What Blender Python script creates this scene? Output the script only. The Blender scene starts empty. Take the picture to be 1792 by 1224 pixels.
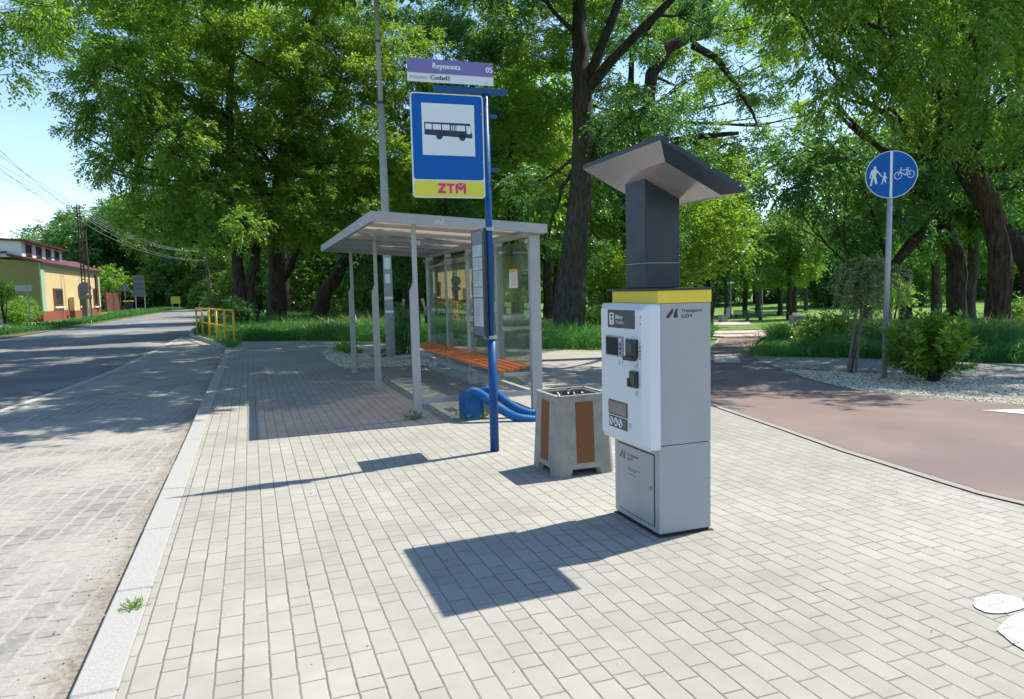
import bpy, bmesh, math, random
import numpy as np
from mathutils import Vector, Matrix, noise as mnoise
PI = math.pi
random.seed(5)
rng = np.random.default_rng(11)
sc = bpy.context.scene
C = sc.collection

# ------------------------------------------------------------------ camera, sky, sun
EYE = Vector((0, 0, 1.45))
YAW, PITCH, ROLL, FPX = 0.349169, 0.0835801, 0.0241358, 1250.83
fw = Vector((math.sin(YAW) * math.cos(PITCH), math.cos(YAW) * math.cos(PITCH), -math.sin(PITCH)))
r0 = Vector((math.cos(YAW), -math.sin(YAW), 0)); d0 = fw.cross(r0)
cr = r0 * math.cos(ROLL) + d0 * math.sin(ROLL)
cd = d0 * math.cos(ROLL) - r0 * math.sin(ROLL)
cam = bpy.data.cameras.new('camera'); camo = bpy.data.objects.new('camera', cam); C.objects.link(camo)
m = Matrix.Identity(4)
for i in range(3):
    m[i][0], m[i][1], m[i][2], m[i][3] = cr[i], -cd[i], -fw[i], EYE[i]
camo.matrix_world = m
cam.sensor_width = 36; cam.lens = FPX / 1792 * 36
cam.clip_start = 0.05; cam.clip_end = 4000
sc.camera = camo

SUN = Vector((.58, .116, 1)).normalized()
w = bpy.data.worlds.new("World"); sc.world = w; w.use_nodes = True
nt = w.node_tree; nt.nodes.clear()
sky = nt.nodes.new('ShaderNodeTexSky'); sky.sky_type = 'NISHITA'; sky.sun_disc = False
sky.sun_elevation = math.asin(SUN.z); sky.sun_rotation = math.atan2(SUN.x, SUN.y)
sky.air_density = 1.0; sky.dust_density = 0.1; sky.ozone_density = 2.5
bg = nt.nodes.new('ShaderNodeBackground'); bg.inputs[1].default_value = 0.13
ow = nt.nodes.new('ShaderNodeOutputWorld')
nt.links.new(sky.outputs[0], bg.inputs[0]); nt.links.new(bg.outputs[0], ow.inputs[0])
sl = bpy.data.lights.new('sun', 'SUN'); sl.energy = 4.0; sl.angle = math.radians(0.55); sl.color = (1, .93, .81)
so = bpy.data.objects.new('sun', sl); C.objects.link(so)
so.rotation_euler = SUN.to_track_quat('Z', 'Y').to_euler()
sc.view_settings.view_transform = 'Standard'; sc.view_settings.look = 'None'
sc.view_settings.exposure = 0.98; sc.view_settings.gamma = 1
sc.render.engine = 'CYCLES'
cy = sc.cycles
cy.max_bounces = 9; cy.diffuse_bounces = 7; cy.glossy_bounces = 3; cy.transmission_bounces = 5; cy.transparent_max_bounces = 12
cy.use_denoising = True; cy.sample_clamp_indirect = 6
cy.use_adaptive_sampling = True; cy.adaptive_threshold = 0.015

# ------------------------------------------------------------------ terrain helpers
def dl(x, y): return x * math.sin(YAW) + y * math.cos(YAW), x * math.cos(YAW) - y * math.sin(YAW)
def sstep(a, b, x):
    t = min(1, max(0, (x - a) / (b - a))); return t * t * (3 - 2 * t)
def hgt(x, y):
    """the lawn falls away into the park on the right"""
    d, l = dl(x, y)
    if d < 19: return 0.0
    p = l / d
    wgt = sstep(-.14, .16, p)
    r = .0763 + (.049 - .0763) * (d - 19) / 61 if d < 80 else (.049 + (.0243 - .049) * (d - 80) / 70 if d < 150 else 3.65 / d)
    return wgt * min(0, 1.45 - d * r)
def S(px, py, d):
    """world point seen in the direction (px, py) at distance d ahead"""
    return EYE + (cr * ((px - 896) / FPX) + cd * ((py - 612) / FPX) + fw) * d
def G(px, d, base=None):
    p = S(px, 505, d)
    return Vector((p.x, p.y, hgt(p.x, p.y) if base is None else base))

# ------------------------------------------------------------------ materials
MATS = {}
def nd(nt, t, **kw):
    n = nt.nodes.new('ShaderNode' + t)
    for k, v in kw.items():
        if k.startswith('i'):
            n.inputs[int(k[1:])].default_value = v
        else: setattr(n, k, v)
    return n
def newmat(name):
    m = bpy.data.materials.new(name); m.use_nodes = True; m.node_tree.nodes.clear()
    o = nd(m.node_tree, 'OutputMaterial'); return m, m.node_tree, o
def math_(nt, op, a, b=None, c=None):
    n = nd(nt, 'Math', operation=op)
    for i, v in enumerate((a, b, c)):
        if v is None: continue
        if isinstance(v, (int, float)): n.inputs[i].default_value = v
        else: nt.links.new(v, n.inputs[i])
    return n.outputs[0]
def mixc(nt, f, a, b, mode='MIX'):
    n = nd(nt, 'Mix', data_type='RGBA', blend_type=mode)
    for i, v in ((0, f), (6, a), (7, b)):
        if isinstance(v, (int, float)): n.inputs[i].default_value = v
        elif isinstance(v, tuple): n.inputs[i].default_value = (*v[:3], 1)
        else: nt.links.new(v, n.inputs[i])
    return n.outputs[2]
def ramp(nt, f, a, b, lo=0., hi=1.):
    n = nd(nt, 'MapRange', clamp=True); nt.links.new(f, n.inputs[0])
    n.inputs[1].default_value = a; n.inputs[2].default_value = b; n.inputs[3].default_value = lo; n.inputs[4].default_value = hi
    return n.outputs[0]
def noise_(nt, scale, detail=4, vec=None, rough=.55, four=None):
    n = nd(nt, 'TexNoise'); n.inputs['Scale'].default_value = scale; n.inputs['Detail'].default_value = detail; n.inputs['Roughness'].default_value = rough
    if vec is None:
        g = nd(nt, 'NewGeometry'); vec = g.outputs['Position']
    nt.links.new(vec, n.inputs['Vector']); return n.outputs[0]
def bump(nt, h, strength, dist):
    n = nd(nt, 'Bump'); n.inputs['Strength'].default_value = strength; n.inputs['Distance'].default_value = dist
    nt.links.new(h, n.inputs['Height']); return n.outputs[0]
def mat(name, col, rough=.6, metal=0., var=.12, vs=6., bmp=0., bs=60., col2=None, spec=.5, coat=0.):
    if name in MATS: return MATS[name]
    m, nt, o = newmat(name)
    p = nd(nt, 'BsdfPrincipled'); p.inputs['Roughness'].default_value = rough; p.inputs['Metallic'].default_value = metal
    p.inputs['Specular IOR Level'].default_value = spec; p.inputs['Coat Weight'].default_value = coat
    f = ramp(nt, noise_(nt, vs, 5), .3, .7)
    c2 = col2 or tuple(c * (1 - var) for c in col)
    nt.links.new(mixc(nt, f, col, c2), p.inputs['Base Color'])
    nt.links.new(ramp(nt, noise_(nt, vs * 3, 4), .3, .7, max(.05, rough - .06), min(1, rough + .08)), p.inputs['Roughness'])
    if bmp: nt.links.new(bump(nt, noise_(nt, bs, 5), bmp, .01), p.inputs['Normal'])
    nt.links.new(p.outputs[0], o.inputs[0]); MATS[name] = m; return m

def leafmat(name, a, b, trans=.45, gloss=.06):
    m, nt, o = newmat(name)
    at = nd(nt, 'Attribute', attribute_name='tone')
    col = mixc(nt, at.outputs['Fac'], a, b)
    tcol = mixc(nt, .5, col, (min(1, b[0] * 1.6), min(1, b[1] * 1.7), b[2] * .6))
    d = nd(nt, 'BsdfDiffuse'); t = nd(nt, 'BsdfTranslucent'); g = nd(nt, 'BsdfGlossy'); g.inputs['Roughness'].default_value = .38
    g.inputs['Color'].default_value = (.9, .95, 1, 1)
    nt.links.new(col, d.inputs[0]); nt.links.new(tcol, t.inputs[0])
    x = nd(nt, 'MixShader'); x.inputs[0].default_value = trans
    nt.links.new(d.outputs[0], x.inputs[1]); nt.links.new(t.outputs[0], x.inputs[2])
    y = nd(nt, 'MixShader'); y.inputs[0].default_value = gloss
    nt.links.new(x.outputs[0], y.inputs[1]); nt.links.new(g.outputs[0], y.inputs[2])
    nt.links.new(y.outputs[0], o.inputs[0]); return m

def paver_mat(name, W, L, col, jcol, jw, rot=0., half=.12, tone=.10, wob=.0015, bmpd=.004, dirt=.25, along='y', tilt=.0, jfill=0., gutter=None, sett=False):
    """courses of blocks W wide running along one axis, each L long with random stagger"""
    m, nt, o = newmat(name); ln = nt.links.new
    geo = nd(nt, 'NewGeometry'); pos = geo.outputs['Position']
    mp = nd(nt, 'Mapping'); mp.inputs['Rotation'].default_value = (0, 0, rot); ln(pos, mp.inputs[0])
    nz = nd(nt, 'TexNoise'); nz.inputs['Scale'].default_value = 9; nz.inputs['Detail'].default_value = 3; ln(pos, nz.inputs['Vector'])
    sub = nd(nt, 'VectorMath', operation='SUBTRACT'); ln(nz.outputs['Color'], sub.inputs[0]); sub.inputs[1].default_value = (.5, .5, .5)
    scl = nd(nt, 'VectorMath', operation='SCALE'); ln(sub.outputs[0], scl.inputs[0]); scl.inputs['Scale'].default_value = wob * 6
    add = nd(nt, 'VectorMath', operation='ADD'); ln(mp.outputs[0], add.inputs[0]); ln(scl.outputs[0], add.inputs[1])
    sx = nd(nt, 'SeparateXYZ'); ln(add.outputs[0], sx.inputs[0])
    X, Y = (sx.outputs[0], sx.outputs[1]) if along == 'y' else (sx.outputs[1], sx.outputs[0])
    u = math_(nt, 'DIVIDE', X, W); ci = math_(nt, 'FLOOR', u)
    wn = nd(nt, 'TexWhiteNoise', noise_dimensions='1D'); ln(ci, wn.inputs['W'])
    off = math_(nt, 'ADD', math_(nt, 'MULTIPLY', ci, .5), math_(nt, 'MULTIPLY', wn.outputs[0], .34))
    v = math_(nt, 'ADD', math_(nt, 'DIVIDE', Y, L), off); vi = math_(nt, 'FLOOR', v)
    cmb = nd(nt, 'CombineXYZ'); ln(ci, cmb.inputs[0]); ln(vi, cmb.inputs[1])
    w1 = nd(nt, 'TexWhiteNoise', noise_dimensions='3D'); ln(cmb.outputs[0], w1.inputs['Vector'])
    fu = math_(nt, 'FRACT', u); fv = math_(nt, 'FRACT', v)
    du = math_(nt, 'MULTIPLY', math_(nt, 'MINIMUM', fu, math_(nt, 'SUBTRACT', 1., fu)), W)
    dv = math_(nt, 'MULTIPLY', math_(nt, 'MINIMUM', fv, math_(nt, 'SUBTRACT', 1., fv)), L)
    ishalf = math_(nt, 'LESS_THAN', w1.outputs[0], half)
    dh = math_(nt, 'MULTIPLY', math_(nt, 'ABSOLUTE', math_(nt, 'SUBTRACT', fv, .5)), L)
    dh = math_(nt, 'ADD', dh, math_(nt, 'MULTIPLY', math_(nt, 'SUBTRACT', 1., ishalf), 10.))
    dv = math_(nt, 'MINIMUM', dv, dh)
    dist = math_(nt, 'MINIMUM', du, math_(nt, 'MULTIPLY', dv, 1.1))
    jn = noise_(nt, 34, 3)
    jw_ = math_(nt, 'MULTIPLY', ramp(nt, jn, .25, .75, .55, 1.5), jw)
    jr = math_(nt, 'DIVIDE', dist, jw_)
    joint = ramp(nt, jr, .7, 1.5, 1., 0.)
    # tone per block, blotches, grain
    blk = math_(nt, 'ADD', math_(nt, 'MULTIPLY', math_(nt, 'SUBTRACT', w1.outputs[0], .5), tone * 2), 1.)
    big = ramp(nt, noise_(nt, .55, 5), .3, .72, 1 - dirt, 1.06)
    mid = ramp(nt, noise_(nt, 3.1, 7, rough=.65), .25, .75, .86, 1.08)
    fine = ramp(nt, noise_(nt, 420, 2), .25, .75, .9, 1.1)
    k = math_(nt, 'MULTIPLY', math_(nt, 'MULTIPLY', blk, big), math_(nt, 'MULTIPLY', mid, fine))
    c = nd(nt, 'VectorMath', operation='SCALE'); c.inputs[0].default_value = col; ln(k, c.inputs['Scale'])
    jc = mixc(nt, ramp(nt, noise_(nt, 2.2, 4), .42, .62), jcol, tuple(q * .62 for q in jcol))
    jf = math_(nt, 'MULTIPLY', joint, ramp(nt, noise_(nt, 3.3, 4), .35, .6, 1. - jfill, 1.))
    base = mixc(nt, jf, c.outputs[0], jc)
    if sett:
        sand = mixc(nt, ramp(nt, noise_(nt, 5, 6), .3, .7), (.37, .355, .318), (.33, .315, .28))
        jm = ramp(nt, math_(nt, 'ADD', du, math_(nt, 'MULTIPLY', math_(nt, 'SUBTRACT', noise_(nt, 24, 4), .5), .03)), .004, .02, 1., 0.)
        cover = ramp(nt, noise_(nt, 1.1, 7, rough=.68), .42, .60, 0., .92)
        base = mixc(nt, math_(nt, 'MAXIMUM', jm, cover), c.outputs[0], sand)
        base = mixc(nt, ramp(nt, noise_(nt, 19, 6, rough=.7), .5, .68, 0., .6), base, (.43, .415, .375))
        base = mixc(nt, ramp(nt, noise_(nt, 33, 5, rough=.7), .56, .7, 0., .45), base, (.22, .21, .19))
        dk = math_(nt, 'MULTIPLY', ramp(nt, dv, .0032, .0075, 1., 0.), ramp(nt, noise_(nt, 4.3, 5), .40, .50))
        dk = math_(nt, 'MULTIPLY', dk, ramp(nt, du, .010, .022, 0., .85))
        base = mixc(nt, math_(nt, 'MULTIPLY', dk, math_(nt, 'SUBTRACT', 1.25, cover)), base, (.12, .105, .085))
    if gutter:
        sw = nd(nt, 'SeparateXYZ'); ln(pos, sw.inputs[0])
        gd = math_(nt, 'ADD', math_(nt, 'DIVIDE', math_(nt, 'SUBTRACT', sw.outputs[0], gutter), .16), math_(nt, 'MULTIPLY', math_(nt, 'SUBTRACT', noise_(nt, 2.6, 6, rough=.7), .5), 3.2))
        gm = ramp(nt, gd, .3, 1.1, 0., .85)
        base = mixc(nt, gm, base, mixc(nt, ramp(nt, noise_(nt, 30, 5), .4, .6), (.30, .265, .205), (.18, .15, .11)))
    # small dark debris
    vo = nd(nt, 'TexVoronoi', feature='F1'); vo.inputs['Scale'].default_value = 5.5; ln(pos, vo.inputs['Vector'])
    sp = ramp(nt, vo.outputs['Distance'], .012, .035, 1., 0.)
    wz = nd(nt, 'TexWhiteNoise', noise_dimensions='3D'); ln(vo.outputs['Position'], wz.inputs['Vector'])
    sp = math_(nt, 'MULTIPLY', sp, math_(nt, 'GREATER_THAN', wz.outputs[0], .62))
    base = mixc(nt, sp, base, (.09, .075, .05))
    p = nd(nt, 'BsdfPrincipled'); p.inputs['Roughness'].default_value = .88; p.inputs['Specular IOR Level'].default_value = .3
    ln(base, p.inputs['Base Color'])
    edge = ramp(nt, dist, jw * .5, jw * 2.4, 0., 1.) if not sett else math_(nt, 'ADD', ramp(nt, dv, .0, .02, 0., .8), math_(nt, 'MULTIPLY', noise_(nt, 14, 6, rough=.7), 2.2))
    tl = math_(nt, 'MULTIPLY', w1.outputs[0], .25)
    h = math_(nt, 'ADD', math_(nt, 'ADD', edge, tl), math_(nt, 'MULTIPLY', noise_(nt, 220, 3), .22))
    if tilt:
        h = math_(nt, 'ADD', h, math_(nt, 'MULTIPLY', math_(nt, 'MULTIPLY', fu, math_(nt, 'SUBTRACT', 1., fu)), tilt * 4))
    ln(bump(nt, h, .8, bmpd), p.inputs['Normal'])
    ln(p.outputs[0], o.inputs[0]); return m

def ground_mat(name, col, col2, scale=1.2, fine=300., fv=.3, col3=None, bmpd=.006, rough=.95, s3=.4):
    m, nt, o = newmat(name)
    f = ramp(nt, noise_(nt, scale, 6), .35, .65)
    c = mixc(nt, f, col, col2)
    if col3: c = mixc(nt, ramp(nt, noise_(nt, s3, 5), .5, .62), c, col3)
    g = ramp(nt, noise_(nt, fine, 2), .25, .75, 1 - fv, 1 + fv)
    v = nd(nt, 'VectorMath', operation='SCALE'); nt.links.new(c, v.inputs[0]); nt.links.new(g, v.inputs['Scale'])
    p = nd(nt, 'BsdfPrincipled'); p.inputs['Roughness'].default_value = rough; p.inputs['Specular IOR Level'].default_value = .25
    nt.links.new(v.outputs[0], p.inputs['Base Color'])
    nt.links.new(bump(nt, noise_(nt, fine * .6, 3), .6, bmpd), p.inputs['Normal'])
    nt.links.new(p.outputs[0], o.inputs[0]); return m

def barkmat(name, a, b, sc_=5):
    m, nt, o = newmat(name)
    g = nd(nt, 'NewGeometry'); mp = nd(nt, 'Mapping'); mp.inputs['Scale'].default_value = (1, 1, .18); nt.links.new(g.outputs['Position'], mp.inputs[0])
    n1 = noise_(nt, sc_ * 3, 6, mp.outputs[0], .65)
    c = mixc(nt, ramp(nt, n1, .40, .58), a, b)
    p = nd(nt, 'BsdfPrincipled'); p.inputs['Roughness'].default_value = .9; p.inputs['Specular IOR Level'].default_value = .2
    nt.links.new(c, p.inputs['Base Color']); nt.links.new(bump(nt, n1, 1., .12), p.inputs['Normal'])
    nt.links.new(p.outputs[0], o.inputs[0]); return m

def glassmat(name, tint, refl=1.0):
    m, nt, o = newmat(name)
    t = nd(nt, 'BsdfTransparent'); t.inputs[0].default_value = (*tint, 1)
    g = nd(nt, 'BsdfGlossy'); g.inputs['Roughness'].default_value = .01
    f = nd(nt, 'Fresnel'); f.inputs[0].default_value = 1.6
    fx = math_(nt, 'MINIMUM', math_(nt, 'MULTIPLY', f.outputs[0], refl), 1.)
    x = nd(nt, 'MixShader'); nt.links.new(fx, x.inputs[0]); nt.links.new(t.outputs[0], x.inputs[1]); nt.links.new(g.outputs[0], x.inputs[2])
    dd = nd(nt, 'BsdfDiffuse'); dd.inputs[0].default_value = (.35, .4, .33, 1)
    y = nd(nt, 'MixShader')
    nt.links.new(ramp(nt, noise_(nt, 3.5, 6), .35, .8, .02, .16), y.inputs[0])
    nt.links.new(x.outputs[0], y.inputs[1]); nt.links.new(dd.outputs[0], y.inputs[2])
    nt.links.new(y.outputs[0], o.inputs[0]); return m

# ------------------------------------------------------------------ mesh helpers
def org(o):
    v = Vector((0, 0, 0))
    while o is not None: v += o.location; o = o.parent
    return v
def link(name, me, m, parent=None, smooth=False):
    """world-space mesh -> object (under its parent's origin)"""
    if parent is not None:
        me.transform(Matrix.Translation(-org(parent)))
    o = bpy.data.objects.new(name, me); C.objects.link(o)
    if parent is not None: o.parent = parent
    if m is not None and len(me.materials) == 0: me.materials.append(m)
    if smooth:
        me.polygons.foreach_set('use_smooth', [True] * len(me.polygons))
    return o
def tag(o, label=None, cat=None, group=None, kind=None):
    if label: o['label'] = label
    if cat: o['category'] = cat
    if group: o['group'] = group
    if kind: o['kind'] = kind
    return o
def empty(name, loc, label, cat, group=None):
    o = bpy.data.objects.new(name, None); C.objects.link(o); o.location = loc; o.empty_display_size = .1
    return tag(o, label, cat, group)
class MB:
    def __init__(s): s.v = []; s.f = []
    def add(s, vs, fs):
        b = len(s.v); s.v += [tuple(v) for v in vs]; s.f += [tuple(b + i for i in f) for f in fs]; return s
    def box(s, x0, x1, y0, y1, z0, z1):
        return s.add([(x0,y0,z0),(x1,y0,z0),(x1,y1,z0),(x0,y1,z0),(x0,y0,z1),(x1,y0,z1),(x1,y1,z1),(x0,y1,z1)],
                     [(0,3,2,1),(4,5,6,7),(0,1,5,4),(1,2,6,5),(2,3,7,6),(3,0,4,7)])
    def obox(s, c, ux, uy, uz, a, b, h):
        c = Vector(c); P = [c + ux*i*a + uy*j*b + uz*k*h for k in (-1,1) for i, j in ((-1,-1),(1,-1),(1,1),(-1,1))]
        return s.add(P, [(0,3,2,1),(4,5,6,7),(0,1,5,4),(1,2,6,5),(2,3,7,6),(3,0,4,7)])
    def bar(s, a, b, w, h, up=Vector((0,0,1))):
        a, b = Vector(a), Vector(b); d = (b-a).normalized(); sx = d.cross(up)
        if sx.length < 1e-4: sx = d.cross(Vector((1,0,0)))
        sx.normalize(); u = sx.cross(d)
        return s.obox((a+b)/2, d, sx, u, (b-a).length/2, w/2, h/2)
    def prism(s, pts, o, ux, uy, n, t):
        """polygon pts (u,v) in the plane o,ux,uy, extruded t along n"""
        o = Vector(o); k = len(pts)
        A = [o + ux*p[0] + uy*p[1] for p in pts]; B = [q + n*t for q in A]
        area = sum(pts[i][0]*pts[(i+1)%k][1]-pts[(i+1)%k][0]*pts[i][1] for i in range(k))
        if (area > 0) != (ux.cross(uy).dot(n) > 0): A.reverse(); B.reverse()
        return s.add(A + B, [tuple(range(k-1,-1,-1)), tuple(range(k, 2*k))] + [(i,(i+1)%k,k+(i+1)%k,k+i) for i in range(k)])
    def tube(s, pts, rad, seg=10, cap=True, wob=0.):
        pts = [Vector(p) for p in pts]; n = len(pts)
        if not hasattr(rad, '__len__'): rad = [rad]*n
        b = len(s.v); ref = None
        for i, p in enumerate(pts):
            d = (pts[min(i+1,n-1)] - pts[max(i-1,0)]).normalized()
            if ref is None:
                ref = d.cross(Vector((0,1,0)) if abs(d.y) < .9 else Vector((1,0,0))).normalized()
            ref = (ref - d*ref.dot(d)).normalized(); bn = d.cross(ref)
            for k in range(seg):
                a = 2*PI*k/seg; rr = rad[i]*(1 + (wob*(mnoise.noise(p*1.7 + Vector((k*.9,k*.4,0)))) if wob else 0))
                s.v.append(tuple(p + ref*math.cos(a)*rr + bn*math.sin(a)*rr))
        for i in range(n-1):
            for k in range(seg):
                k2 = (k+1)%seg; s.f.append((b+i*seg+k, b+i*seg+k2, b+(i+1)*seg+k2, b+(i+1)*seg+k))
        if cap:
            s.f.append(tuple(b+k for k in range(seg-1,-1,-1))); s.f.append(tuple(b+(n-1)*seg+k for k in range(seg)))
        return s
    def mesh(s, name, bevel=0., seg=2):
        me = bpy.data.meshes.new(name); me.from_pydata(s.v, [], s.f); me.update()
        if bevel:
            bm = bmesh.new(); bm.from_mesh(me)
            es = [e for e in bm.edges if len(e.link_faces) == 2 and e.calc_face_angle(0) > .5]
            bmesh.ops.bevel(bm, geom=es, offset=bevel, segments=seg, affect='EDGES', profile=.6)
            bm.to_mesh(me); bm.free()
        return me
    def build(s, name, m, parent=None, bevel=0., smooth=False):
        return link(name, s.mesh(name, bevel), m, parent, smooth)
def sheet(name, pts, z, m, thick=0., kind='structure', bev=0.):
    me = MB().prism([(p[0], p[1]) for p in pts], (0,0,z-thick), Vector((1,0,0)), Vector((0,1,0)), Vector((0,0,1)), max(thick, 1e-4)).mesh(name)
    if not thick:
        bm = bmesh.new(); vs = [bm.verts.new((p[0], p[1], z)) for p in pts]; f = bm.faces.new(vs); bm.normal_update()
        if f.normal.z < 0: f.normal_flip()
        bmesh.ops.triangulate(bm, faces=bm.faces[:]); me.clear_geometry(); bm.to_mesh(me); bm.free()
    o = link(name, me, m); tag(o, kind=kind); return o
def quads(name, V, tone, m, parent=None):
    """V: (N,4,3) world quads"""
    N = len(V)
    if parent is not None: V = V - np.array(org(parent))
    me = bpy.data.meshes.new(name)
    me.vertices.add(N*4); me.vertices.foreach_set('co', np.ascontiguousarray(V, dtype=np.float32).ravel())
    me.loops.add(N*4); me.loops.foreach_set('vertex_index', np.arange(N*4, dtype=np.int32))
    me.polygons.add(N); me.polygons.foreach_set('loop_start', np.arange(0, N*4, 4, dtype=np.int32))
    me.polygons.foreach_set('loop_total', np.full(N, 4, dtype=np.int32))
    a = me.attributes.new('tone', 'FLOAT', 'FACE'); a.data.foreach_set('value', np.clip(tone, 0, 1).astype(np.float32))
    me.update(); me.materials.append(m)
    o = bpy.data.objects.new(name, me); C.objects.link(o)
    if parent is not None: o.parent = parent
    return o
def unit(a): return a / (np.linalg.norm(a, axis=-1, keepdims=True) + 1e-9)
def kites(P, ax, nrm, L, Wd, mid=.45):
    """leaf quads: base P, axis ax, length L, width Wd"""
    side = unit(np.cross(ax, nrm)); L = L[:, None]; Wd = Wd[:, None]
    c = P + ax*L*mid
    return np.stack([P, c + side*Wd*.5, P + ax*L, c - side*Wd*.5], axis=1)
def rand_dirs(n): return unit(rng.normal(size=(n, 3)))
def foliage(blobs, leaf=.15, wid=.5, lai=3.0, droop=.35, lump=.30, nl=9, up=.5, flat=.65, sub=26, solid=.25):
    """leaf quads for a crown: blobs -> clumps -> sprays of leaflets"""
    out, tones = [], []
    for (c, r) in blobs:
        c = np.array(c, float); R = np.array(r if hasattr(r, '__len__') else (r, r, r*.85), float)
        rm = R.mean()
        nleaf = int(lai * PI * rm * rm / (leaf*leaf*wid*.5))
        ns = max(6, nleaf // nl)
        K = max(5, int(sub))
        dk = rand_dirs(K); dk[:, 2] = dk[:, 2]*.9 + .08
        ck = c + dk * R * (rng.uniform(solid, 1, (K, 1)) ** .5)
        rk = rm * lump * rng.uniform(.6, 1.35, K)
        tk = rng.uniform(0, 1, K)
        idx = rng.integers(0, K, ns)
        d = rand_dirs(ns)
        q = d * (rng.uniform(0, 1, (ns, 1)) ** .45) * rk[idx][:, None]; q[:, 2] *= flat
        p = ck[idx] + q
        outw = unit(p - c + 1e-3) * .7 + rand_dirs(ns)*.6; outw[:, 2] -= droop*.5; outw = unit(outw)
        ln = leaf * rng.uniform(2.2, 4., ns)
        tn = .5*tk[idx] + .5*rng.uniform(0, 1, ns)
        for j in range(nl):
            t = (j + .7) / nl
            P = p + outw*(ln*t)[:, None]; P[:, 2] -= droop * ln * t * t
            sgn = 1 if j % 2 else -1
            sd = unit(np.cross(outw, np.array([0, 0, 1.]) + rand_dirs(ns)*.4))
            ax = unit(outw*.55 + sd*sgn*.75 + rand_dirs(ns)*.35 - np.array([0, 0, droop*.8]))
            nr = unit(np.array([0, 0, up]) + rand_dirs(ns)*.75)
            s = rng.uniform(.65, 1.2, ns)
            out.append(kites(P, ax, nr, leaf*s, leaf*wid*s)); tones.append(tn + rng.normal(0, .12, ns))
    return np.concatenate(out), np.concatenate(tones)
def curve_pts(a, b, sag, n=6, wig=.0, seed=0):
    a, b = Vector(a), Vector(b); r = random.Random(seed); out = []
    off = Vector((0, 0, 0))
    for i in range(n+1):
        t = i/n; p = a.lerp(b, t); p.z += sag*4*t*(1-t)
        if 0 < i < n: off += Vector((r.uniform(-1,1), r.uniform(-1,1), r.uniform(-.6,.6)))*wig; p += off*math.sin(PI*t)
        out.append(p)
    return out
def tree(name, label, cat, base, stems, blobs, bark, leaf_m, group=None, limbs=True, twigs=3, seed=1, **kw):
    """stems: list of (list of points, list of radii); blobs: (centre, radius)"""
    root = empty(name, base, label, cat, group); r = random.Random(seed)
    mb = MB()
    for pts, rad in stems:
        P = []; R_ = []
        for i in range(len(pts)-1):
            for k in range(3):
                t = k/3; p = Vector(pts[i]).lerp(Vector(pts[i+1]), t)
                if i or k: p += Vector((r.uniform(-1,1), r.uniform(-1,1), 0))*rad[i]*.16
                P.append(p); R_.append(rad[i]*(1-t)+rad[i+1]*t)
        P.append(Vector(pts[-1])); R_.append(rad[-1])
        mb.tube(P, R_, 12, wob=.28)
    if limbs:
        ends = [(Vector(p), q) for pts, rad in stems for p, q in zip(pts[max(1, len(pts)//2):], rad[max(1, len(pts)//2):])]
        for i, (c, rb) in enumerate(blobs):
            c = Vector(c); rm = rb if not hasattr(rb, '__len__') else sum(rb)/3
            s, sr = min(ends, key=lambda e: (e[0]-c).length + max(0, e[0].z - c.z)*2)
            q = curve_pts(s, c, -.12*(c-s).length*.4, 7, .18*(c-s).length/6, seed*31+i)
            r1 = min(sr*.5, .016*(c-s).length + .035)
            mb.tube(q, [r1*(1-.75*k/7) for k in range(8)], 7)
            for k in range(twigs):
                e = c + Vector((r.uniform(-1,1), r.uniform(-1,1), r.uniform(-.5,.9))).normalized()*rm*.85
                st = q[r.randint(3, 7)]
                qq = curve_pts(st, e, -.1, 5, rm*.08, seed*77+i*7+k)
                mb.tube(qq, [r1*.34*(1-.85*j/5)+.005 for j in range(6)], 5)
    mb.build('trunk', bark, root, smooth=True)
    V, T = foliage(blobs, **kw)
    quads('crown', V, T, leaf_m, root)
    return root
def copy_tree(o, loc, rz=0., s=1., label=None):
    c = o.copy(); C.objects.link(c); c.location = loc; c.rotation_euler = (0, 0, rz); c.scale = (s, s, s*random.uniform(.92, 1.1))
    if label: c['label'] = label
    for ch in o.children:
        k = ch.copy(); C.objects.link(k); k.parent = c
    return c
X_, Y_, Z_ = Vector((1,0,0)), Vector((0,1,0)), Vector((0,0,1))
def text(s, o, ux, uy, n, height, width, m, parent, bold=0., name='lettering', t=.0006, align='LEFT'):
    """solid letters of cap height `height`, stretched to `width`, lower left corner at o"""
    cu = bpy.data.curves.new('t', 'FONT'); cu.body = s; cu.size = 1; cu.offset = 0; cu.extrude = 0; cu.resolution_u = 3
    ob = bpy.data.objects.new('t', cu); C.objects.link(ob)
    me = bpy.data.meshes.new_from_object(ob.evaluated_get(bpy.context.evaluated_depsgraph_get()))
    C.objects.unlink(ob); bpy.data.objects.remove(ob)
    co = np.empty(len(me.vertices)*3); me.vertices.foreach_get('co', co); co = co.reshape(-1, 3)
    x0, x1 = co[:,0].min(), co[:,0].max(); k = height/.70; kx = width/(x1-x0)
    o = Vector(o)
    W = np.array(o)[None] + np.outer((co[:,0]-x0)*kx, np.array(ux)) + np.outer(co[:,1]*k, np.array(uy)) + np.array(n)[None]*t
    me.vertices.foreach_set('co', W.astype(np.float32).ravel()); me.update(); me.name = name
    if bold:
        bm = bmesh.new(); bm.from_mesh(me); vs = list(bm.verts); fs = list(bm.faces)
        for q in (1, 2):
            mp_ = {v: bm.verts.new(v.co + ux*(height*.055*q) + n*(.00015*q)) for v in vs}
            for f in fs: bm.faces.new([mp_[v] for v in f.verts])
        bm.to_mesh(me); bm.free()
    return link(name, me, m, parent)
def flat(polys, o, ux, uy, n, m, parent, name, t=.0006, th=.0008):
    mb = MB()
    for p in polys: mb.prism(p, Vector(o)+n*t, ux, uy, n, th)
    return mb.build(name, m, parent)
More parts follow.
